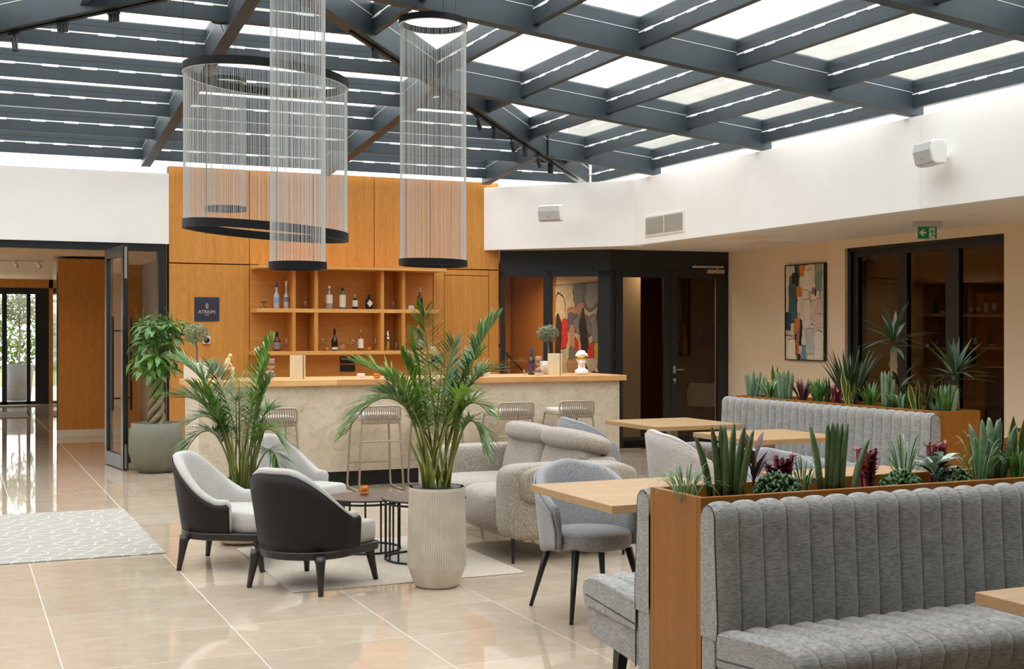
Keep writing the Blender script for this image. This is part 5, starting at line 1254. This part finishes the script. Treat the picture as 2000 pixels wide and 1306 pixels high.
# ================================================================== lamps and fixtures
M['string'] = m_plain('pale_grey_string', srgb(186,186,182), .6)
M['lampring'] = m_plain('satin_black_ring', srgb(10,10,11), .5, 0, Specular_IOR_Level=.25)
M['led'] = m_plain('opal_strip', srgb(225,225,222), .5)
def pendant(label, px, Z, D, ztop_, zbot, n, seed, tilt=0.0, wires=3, up=None):
    X = Z*(_s+(px-1000)/F_PX*_c); Y = Z*(_c-(px-1000)/F_PX*_s); R = D/2
    t = thing('string_pendant_lamp', label, 'pendant lamp', (X,Y,0), 0, 'cylindrical string pendant lamps')
    def zt(a): return tilt*R*math.cos(a+YAW)           # rings hang a little out of level
    for z, nm in ((ztop_,'upper_ring'),(zbot,'lower_ring')):
        h = .060 if D > .8 else .048 if D > .37 else .036; mb = MB(); N = 72
        for k in range(N):
            a = 2*PI*k/N; dz = zt(a)
            for r_, q in ((R,-h/2),(R,h/2),(R-.022,h/2),(R-.022,-h/2)): mb.v.append((r_*math.cos(a), r_*math.sin(a), z+q+dz))
        for k in range(N):
            k2_ = (k+1) % N
            for j in range(4): mb.f.append((k*4+j, k2_*4+j, k2_*4+(j+1)%4, k*4+(j+1)%4)); mb.m.append(1 if j == (1 if nm == 'lower_ring' else 3) else 0)
        mb.build(nm, [M['lampring'], M['led']], t)
    r = random.Random(seed); sm = MB(); w = .0011
    for k in range(n):
        a = 2*PI*(k+r.uniform(-.35,.35))/n; x, y = (R-.011)*math.cos(a), (R-.011)*math.sin(a); dz = zt(a)
        sm.add([(x-w,y-w*.6,zbot+dz),(x+w,y-w*.6,zbot+dz),(x,y+w,zbot+dz),(x-w,y-w*.6,ztop_+dz),(x+w,y-w*.6,ztop_+dz),(x,y+w,ztop_+dz)], [(0,1,4,3),(1,2,5,4),(2,0,3,5)])
    tag(sm.build('string_veil', M['string'], t), kind='stuff')
    for k in range(wires):
        a = 2*PI*k/wires+.9; x, y = (R-.011)*math.cos(a), (R-.011)*math.sin(a)
        top = AZ-MS*max(abs(X+x-AX), abs(Y+y-AY)/QY)+(.32 if up is None else up)
        MB().tube([(x,y,ztop_),(x,y,top)], .0016, 4).build('suspension_wire', M['black'], t)
    x, y = (R-.011)*math.cos(2.2), (R-.011)*math.sin(2.2); MB().tube([(x,y,zbot),(x,y,ztop_+.05),(x*.8,y*.8,ztop_+.12),(x*.5,y*.5,AZ-.05 if D > .8 else ztop_+.2)], .0025, 5).build('power_cable', M['black'], t)
    return t
pendant('widest string pendant lamp, a drum hanging over the left of the bar', 520, 9.2, 1.205, 1.58+.2037*9.2, 1.58+.0812*9.2, 310, 1, -.075)
pendant('small short string pendant lamp hanging behind the wide drum', 441, 10.9, .356, 1.58+.2012*10.9, 1.58+.0988*10.9, 75, 2)
pendant('slim string pendant lamp in front of the wide drum, cut by the frame top', 581.5, 8.2, .38, 4.02, 1.58+.0533*8.2, 110, 3, 0, 2)
pendant('long string pendant lamp hanging on its own right of the drum', 846, 9.35, .515, 1.58+.2475*9.35, 1.58+.0555*9.35, 140, 4, -.02)
cn = thing('lamp_canopy', 'round black lamp canopy fixed beside the steel rafter', 'canopy', (at(430,38,Y=10.35).x, 10.35, at(430,44,Y=10.35).z)); MB().lathe([(.001,0),(.068,0),(.070,.006),(.070,.045),(.001,.046)], 28).build('housing', M['lampring'], cn); MB().tube([(0,0,0),(.05,.1,-.06),(.1,.3,-.02)], .003, 5).build('cable', M['black'], cn)
# spot heads and track on the hip beams
def spot(label, pos, kind, az=0.0):
    t = thing('track_spotlight', label, 'spotlight', pos, az, 'spotlights under the hip beams')
    MB().box(-.05,.05,-.016,.016,-.02,0).build('adapter', M['black'], t)
    if kind == 'tube': MB().cyl((0,0,-.02),(0,0,-.05),.008,n=8).cyl((0,0,-.045),(.03,-.02,-.15),.024,n=14).build('head', M['black'], t)
    elif kind == 'can': MB().cyl((0,0,-.02),(0,0,-.13),.036,n=16).build('head', M['black'], t)
    else:
        for k in (-1,0,1): MB().cyl((.035*k,0,-.02),(.035*k+.004,0,-.075),.015,n=10).build('head', M['black'], t)
def hip_pt(sx, u): return Vector((AX+sx*u, AY+u*QY, AZ-MS*u))
trk = structure(MB().tube([(AX+.9,AY+.9*QY,AZ-MS*.9-.012),(AX+5.5,AY+5.5*QY,AZ-MS*5.5-.012)], .012, 4).build('trim_2', M['black']))
trk2 = structure(MB().tube([(AX-.6,AY+.6*QY,AZ-MS*.6-.012),(AX-3.5,AY+3.5*QY,AZ-MS*3.5-.012)], .012, 4).build('trim_3', M['black']))
def hip_u(px, sx):
    lo, hi = .3, 5.9
    for _ in range(40):
        m = (lo+hi)/2; q = hip_pt(sx, m); x = pix(q.x,q.y,q.z)[0]
        if (x < px) == (sx > 0): lo = m
        else: hi = m
    return (lo+hi)/2
for px, kd, lab in ((733,'trio','triple spot head on the right hip beam near the top'),(865,'can','black can spotlight seen through the long pendant lamp'),(933,'tube','slim tilted spotlight right of the long pendant lamp'),(966,'can','black can spotlight, second below the long pendant lamp'),(999,'tube','slim tilted spotlight in the middle of the right hip beam'),(1025,'can','black can spotlight in the lower part of the right hip beam'),(1050,'tube','slim tilted spotlight low on the right hip beam'),(1075,'can','lowest can spotlight at the foot of the right hip beam')):
    spot(lab, hip_pt(1, hip_u(px,1))-Vector((0,0,.022)), kd, PI/4)
for px, kd, lab in ((28,'tube','slim tilted spotlight at the left edge of the frame'),(122,'trio','triple spot head on the left hip beam'),(222,'trio','triple spot head higher on the left hip beam')):
    spot(lab, hip_pt(-1, hip_u(px,-1))-Vector((0,0,.022)), kd, -PI/4)
# loudspeakers
def speaker(label, pos, rz, s=1.0):
    t = thing('wall_speaker', label, 'speaker', pos, rz, 'white wall loudspeakers', scale=s)
    pr_ = [(-.02,-.105),(.075,-.105),(.105,-.085),(.13,.02),(.115,.085),(.08,.105),(.0,.105),(-.03,.06),(-.035,-.06)]
    sd_ = MB(); sd_.extr([(-a,b) for a,b in pr_], 'x', -.16, .16); sd_.build('cabinet', M['capw'], t, bevel=.012, seg=3)
    gr = [(.06,-.108),(.108,-.088),(.134,.02),(.12,.088)]
    g_ = MB(); g_.extr([(-a-.002,b) for a,b in gr]+[(-a+.004,b) for a,b in gr[::-1]], 'x', -.145, .145); g_.build('grille', m_plain('speaker_grille', srgb(190,190,188), .6), t)
    text_mesh('BOSE', .022, m_plain('speaker_badge', srgb(140,140,140), .4), t, (.0,-.126,-.05), (PI/2+.24,0,0), 'badge')
    MB().cyl((0,.02,-.02),(0,.12,-.02),.03,n=14).build('wall_mount', M['capw'], t)
n45 = math.atan2(15.72-14.10, 6.58-8.0)
speaker('white loudspeaker on the bulkhead above the painting screen', at(1079,417,Y=14.66), math.radians(-50))
speaker('white loudspeaker on the right-hand bulkhead above the exit sign', (7.86, at(1826,300,X=7.86).y, at(1826,300,X=7.86).z), -PI/2-.25)
# vent grille
vg = thing('vent_grille', 'white air vent grille with two louvred panels on the bulkhead', 'vent', (8.0,13.80,2.79), -PI/2)
MB().box(0,.93,-.012,0,0,.262).build('frame', M['capw'], vg, bevel=.003)
M['ventdark'] = m_plain('vent_shadow', srgb(70,66,58), .8)
for x0 in (.03,.48):
    MB().box(x0,x0+.42,-.0135,-.012,.028,.234).build('shade_plate', M['ventdark'], vg)  # flat dark plate, the shade behind the slats put in its colour
    for k in range(13): MB().box(x0,x0+.42,-.022,-.0135,.032+.0155*k,.0405+.0155*k).build('slat', m_plain('vent_slat', srgb(205,198,184), .6) if k == 0 and x0 < .1 else bpy.data.materials['vent_slat'], vg)
# exit sign
ex = thing('exit_sign', 'green emergency exit sign with arrow and running figure under the soffit', 'sign', (8.95,at(1811,437,X=8.95).y,ZS), -math.radians(22))
M['exitgreen'] = m_emit('exit_green', srgb(0,92,52), .25); M['exitwhite'] = m_plain('exit_white', srgb(225,225,210), .5)
MB().box(-.15,.15,-.03,.03,-.055,0).build('housing', M['shell'], ex, bevel=.006); MB().box(-.095,.095,-.006,.006,-.175,-.055).build('panel', M['exitgreen'], ex)
ar = MB(); ar.extr([(-.085,-.115),(-.045,-.08),(-.028,-.08),(-.05,-.105),(-.012,-.105),(-.012,-.125),(-.05,-.125),(-.028,-.15),(-.045,-.15)], 'y', -.0075, -.006); ar.extr([(.018,-.172),(.018,-.066),(.075,-.066),(.075,-.172)], 'y', -.0075, -.006); ar.build('arrow_and_doorway', M['exitwhite'], ex)
rm = MB()
rm.box(.034,.046,-.009,-.0076,-.088,-.077); rm.extr([(.036,-.092),(.05,-.092),(.055,-.128),(.043,-.128)], 'y', -.009, -.0076)
for q in ([(.046,-.126),(.054,-.126),(.036,-.166),(.028,-.166)],[(.046,-.124),(.055,-.124),(.064,-.148),(.085,-.15),(.085,-.156),(.058,-.156)],[(.038,-.094),(.040,-.10),(.026,-.118),(.014,-.118),(.014,-.112),(.024,-.112)],[(.048,-.093),(.066,-.096),(.069,-.116),(.063,-.116),(.06,-.102),(.048,-.1)]): rm.extr(q, 'y', -.009, -.0076)
rm.build('running_figure', M['exitgreen'], ex)
# soffit downlights and diffusers
for k, (px, py) in enumerate(((1415,475),(1630,451),(1912,419))):
    p = at(px, py, z=ZS); t = thing('soffit_downlight', ('unlit recessed downlight in the soffit near the glass doors','unlit recessed downlight in the soffit above the painting','unlit recessed downlight in the soffit right of the exit sign')[k], 'light', (p.x,p.y,ZS), group='soffit downlights')
    MB().lathe([(.062,-.003),(.075,-.005),(.078,0)], 24).build('trim_ring', M['capw'], t); MB().lathe([(.001,-.001),(.062,-.001)], 24).build('lens', M['exitwhite'], t)
for k, (px, py) in enumerate(((1455,463),(1492,474))):
    p = at(px, py, z=ZS); t = thing('ceiling_diffuser', ('square air diffuser set in the soffit, nearer the room','square access panel set in the soffit, nearer the wall')[k], 'vent', (p.x,p.y,ZS), group='soffit panels')
    MB().box(-.30,.30,-.30,.30,-.006,0).build('frame', M['ceil'], t); MB().box(-.27,.27,-.27,.27,-.008,-.006).build('plate', M['beige'], t)
# ------------------------------------------------------------------ paintings
def paint(name, blobs, base, seed, scale=3.0, warp=.12, line=.0, pwr=3.0):
    """a painted canvas: strokes given as (u, v, half width, half height, colour) blended over the base"""
    t = NT(name); v = t.co(); n = t.new('ShaderNodeTexNoise'); n.inputs['Scale'].default_value = scale; n.inputs['Detail'].default_value = 6; t.l.new(v, n.inputs['Vector'])
    vm = t.new('ShaderNodeVectorMath', operation='MULTIPLY_ADD'); vm.inputs[1].default_value = (warp,)*3; t.l.new(n.outputs['Color'], vm.inputs[0]); t.l.new(v, vm.inputs[2])
    sub = t.new('ShaderNodeVectorMath', operation='SUBTRACT'); sub.inputs[1].default_value = (warp*.5,)*3; t.l.new(vm.outputs[0], sub.inputs[0])
    sp = t.new('ShaderNodeSeparateXYZ'); t.l.new(sub.outputs[0], sp.inputs[0])
    c = t.ramp(t.noise(t.co((1,1,1)), 9, 5), [(.35, tuple(k*.8 for k in base[:3])+(1,)), (.6, base)])
    def mth(op, a, b=None):
        m = t.new('ShaderNodeMath', operation=op)
        for i, q in enumerate((a, b)):
            if q is None: continue
            if hasattr(q, 'links'): t.l.new(q, m.inputs[i])
            else: m.inputs[i].default_value = q
        return m.outputs[0]
    for u, w, hu, hw, col in blobs:
        du = mth('DIVIDE', mth('ABSOLUTE', mth('SUBTRACT', sp.outputs[0], u)), hu); dw = mth('DIVIDE', mth('ABSOLUTE', mth('SUBTRACT', sp.outputs[2], w)), hw)
        k = mth('ADD', mth('POWER', du, pwr), mth('POWER', dw, pwr))
        if line: c = t.mix(mth('LESS_THAN', k, 1.0+line), c, (.02,.017,.016,1))
        c = t.mix(mth('LESS_THAN', k, 1.0), c, col)
    st = t.noise(t.co((30,30,4)), 2, 3); c = t.mix(.22, c, t.ramp(st, [(.35,(.05,.05,.05,1)),(.6,(.9,.87,.8,1))]), 'OVERLAY')
    t.col(c).set(Roughness=.6); t.bump(t.noise(v, 26, 4), .5, .006); return t.m
K = lambda *c: srgb(*c)
cr, tl, org, blk, pk, sgn, ltg = K(222,206,184), K(58,98,98), K(214,116,34), K(30,28,28), K(212,180,168), K(132,152,138), K(186,188,176)
bl1 = [(.06,.30,.05,.30,K(226,212,192)),(.34,-.45,.5,.2,cr),(.62,.0,.25,.5,cr),(.27,.06,.03,.5,blk),(.12,.40,.06,.12,K(198,186,166)),(.42,.50,.075,.11,org),(.33,.47,.035,.12,tl),(.25,.32,.09,.10,blk),(.12,.34,.03,.06,K(74,98,58)),(.18,.10,.10,.20,tl),(.17,.21,.06,.05,K(66,84,92)),(.05,-.10,.08,.09,K(36,62,68)),
       (.36,.22,.07,.055,org),(.36,.08,.06,.09,K(230,206,174)),(.56,.34,.10,.10,K(228,214,192)),(.66,.34,.05,.12,K(224,210,188)),(.86,.46,.09,.12,sgn),(.86,.31,.09,.09,K(120,142,132)),(.72,.22,.04,.035,K(150,110,120)),(.77,.20,.025,.03,K(34,34,46)),(.64,.16,.025,.06,K(206,168,50)),(.68,.07,.025,.03,K(176,30,58)),(.86,.06,.10,.08,pk),(.72,.0,.06,.12,K(220,190,178)),(.86,-.10,.12,.07,K(216,188,172)),
       (.56,-.02,.08,.16,K(226,212,190)),(.28,-.14,.06,.08,org),(.33,-.26,.04,.10,K(150,112,110)),(.31,-.36,.025,.08,K(214,96,30)),(.40,-.22,.035,.14,blk),(.16,-.42,.10,.14,K(236,220,194)),(.48,-.44,.06,.09,K(110,136,148)),(.64,-.30,.10,.14,ltg),(.86,-.36,.12,.16,K(224,214,198)),(.34,-.50,.04,.06,K(44,44,50))]
W1, H1 = .78, 1.20
bl1 = [(u*W1, w*H1, hu*W1, hw*H1, c_) for u, w, hu, hw, c_ in bl1]
pw_ = thing('abstract_painting', 'framed abstract painting with teal, orange and cream patches on the beige wall', 'painting', (9.85,13.33,1.835), -PI/2)
MB().box(0,W1,-.035,-.028,-.6,.6).build('canvas', paint('abstract_canvas', bl1, K(214,198,176), 1, 9.0, .09, .35, 7.0), pw_)
MB().box(-.012,0,-.045,0,-.612,.612).box(W1,W1+.012,-.045,0,-.612,.612).box(0,W1,-.045,0,.6,.612).box(0,W1,-.045,0,-.612,-.6).box(0,W1,-.028,-.02,-.6,.6).build('frame', M['black'], pw_)
W2, H2 = 1.75, 1.45
red, gry, bge, dk = K(206,44,40), K(128,132,130), K(196,178,146), K(34,30,34)
bl2 = [(.10,.15,.10,.25,bge),(.45,.42,.10,.14,K(110,116,126)),(.68,.42,.14,.16,gry),(.68,.38,.10,.10,K(150,160,158)),(.90,.30,.12,.12,K(196,180,160)),(.95,.30,.1,.05,red),(.40,.24,.16,.07,K(176,128,110)),(.34,.12,.10,.12,K(92,96,112)),(.55,.10,.20,.10,K(120,118,116)),(.18,.02,.07,.14,red),(.06,-.1,.06,.3,K(60,34,36)),(.55,-.12,.05,.35,dk),(.72,.05,.06,.16,gry),(.80,.10,.03,.18,dk),(.93,.10,.10,.10,K(206,110,96)),(.90,.0,.06,.2,K(178,162,138)),
       (.33,-.04,.05,.14,K(180,140,110)),(.42,-.10,.04,.06,red),(.36,-.20,.08,.07,K(116,112,124)),(.66,-.16,.06,.10,red),(.75,-.18,.05,.10,K(178,160,62)),(.86,-.10,.04,.25,K(186,166,146)),(.97,-.12,.07,.22,K(214,96,84)),(.98,-.28,.08,.06,red),(.33,-.36,.08,.12,K(178,136,96)),(.50,-.36,.05,.10,bge),(.68,-.30,.09,.06,K(186,170,150)),(.80,-.34,.03,.12,K(40,42,58)),(.30,-.48,.10,.08,K(150,96,66)),(.60,-.46,.16,.08,K(44,40,52)),(.9,-.44,.1,.1,K(176,160,136))]
bl2 = [(u*W2, w*H2, hu*W2, hw*H2, c_) for u, w, hu, hw, c_ in bl2]
pl_ = thing('mural_painting', 'large abstract painting in red, grey and beige behind the glass screen', 'painting', (8.29,16.95,1.56), -PI/2)
MB().box(0,W2-.25,-.03,-.022,-.725,.725).build('canvas', paint('mural_canvas', bl2, K(198,182,152), 2, 1.9, .42, .2), pl_); MB().box(-.01,W2-.24,-.022,0,-.735,.735).build('stretcher', M['black'], pl_)
# fire extinguisher box seen behind the planter at the right
fe = thing('fire_extinguisher', 'red fire extinguisher standing by the beige wall at the right edge', 'extinguisher', (at(1978,880,X=9.55).x, at(1978,880,X=9.55).y, 0))
MB().lathe([(.085,0),(.09,.02),(.09,.46),(.07,.53),(.03,.56),(.03,.60),(.001,.60)], 20).build('cylinder', m_plain('fire_red', srgb(196,24,28), .3), fe, smooth=True)
MB().box(-.015,.015,-.09,.02,.60,.64).build('valve', M['black'], fe); MB().tube([(0,0,.62),(.09,-.03,.60),(.11,-.04,.4),(.10,-.04,.2)], .012, 6).build('hose', M['black'], fe)
MB().grid(lambda u, v: (.0915*math.cos(PI+.3+u*1.1), .0915*math.sin(PI+.3+u*1.1), .22+.14*v), 8, 2).build('white_label', M['capw'], fe)
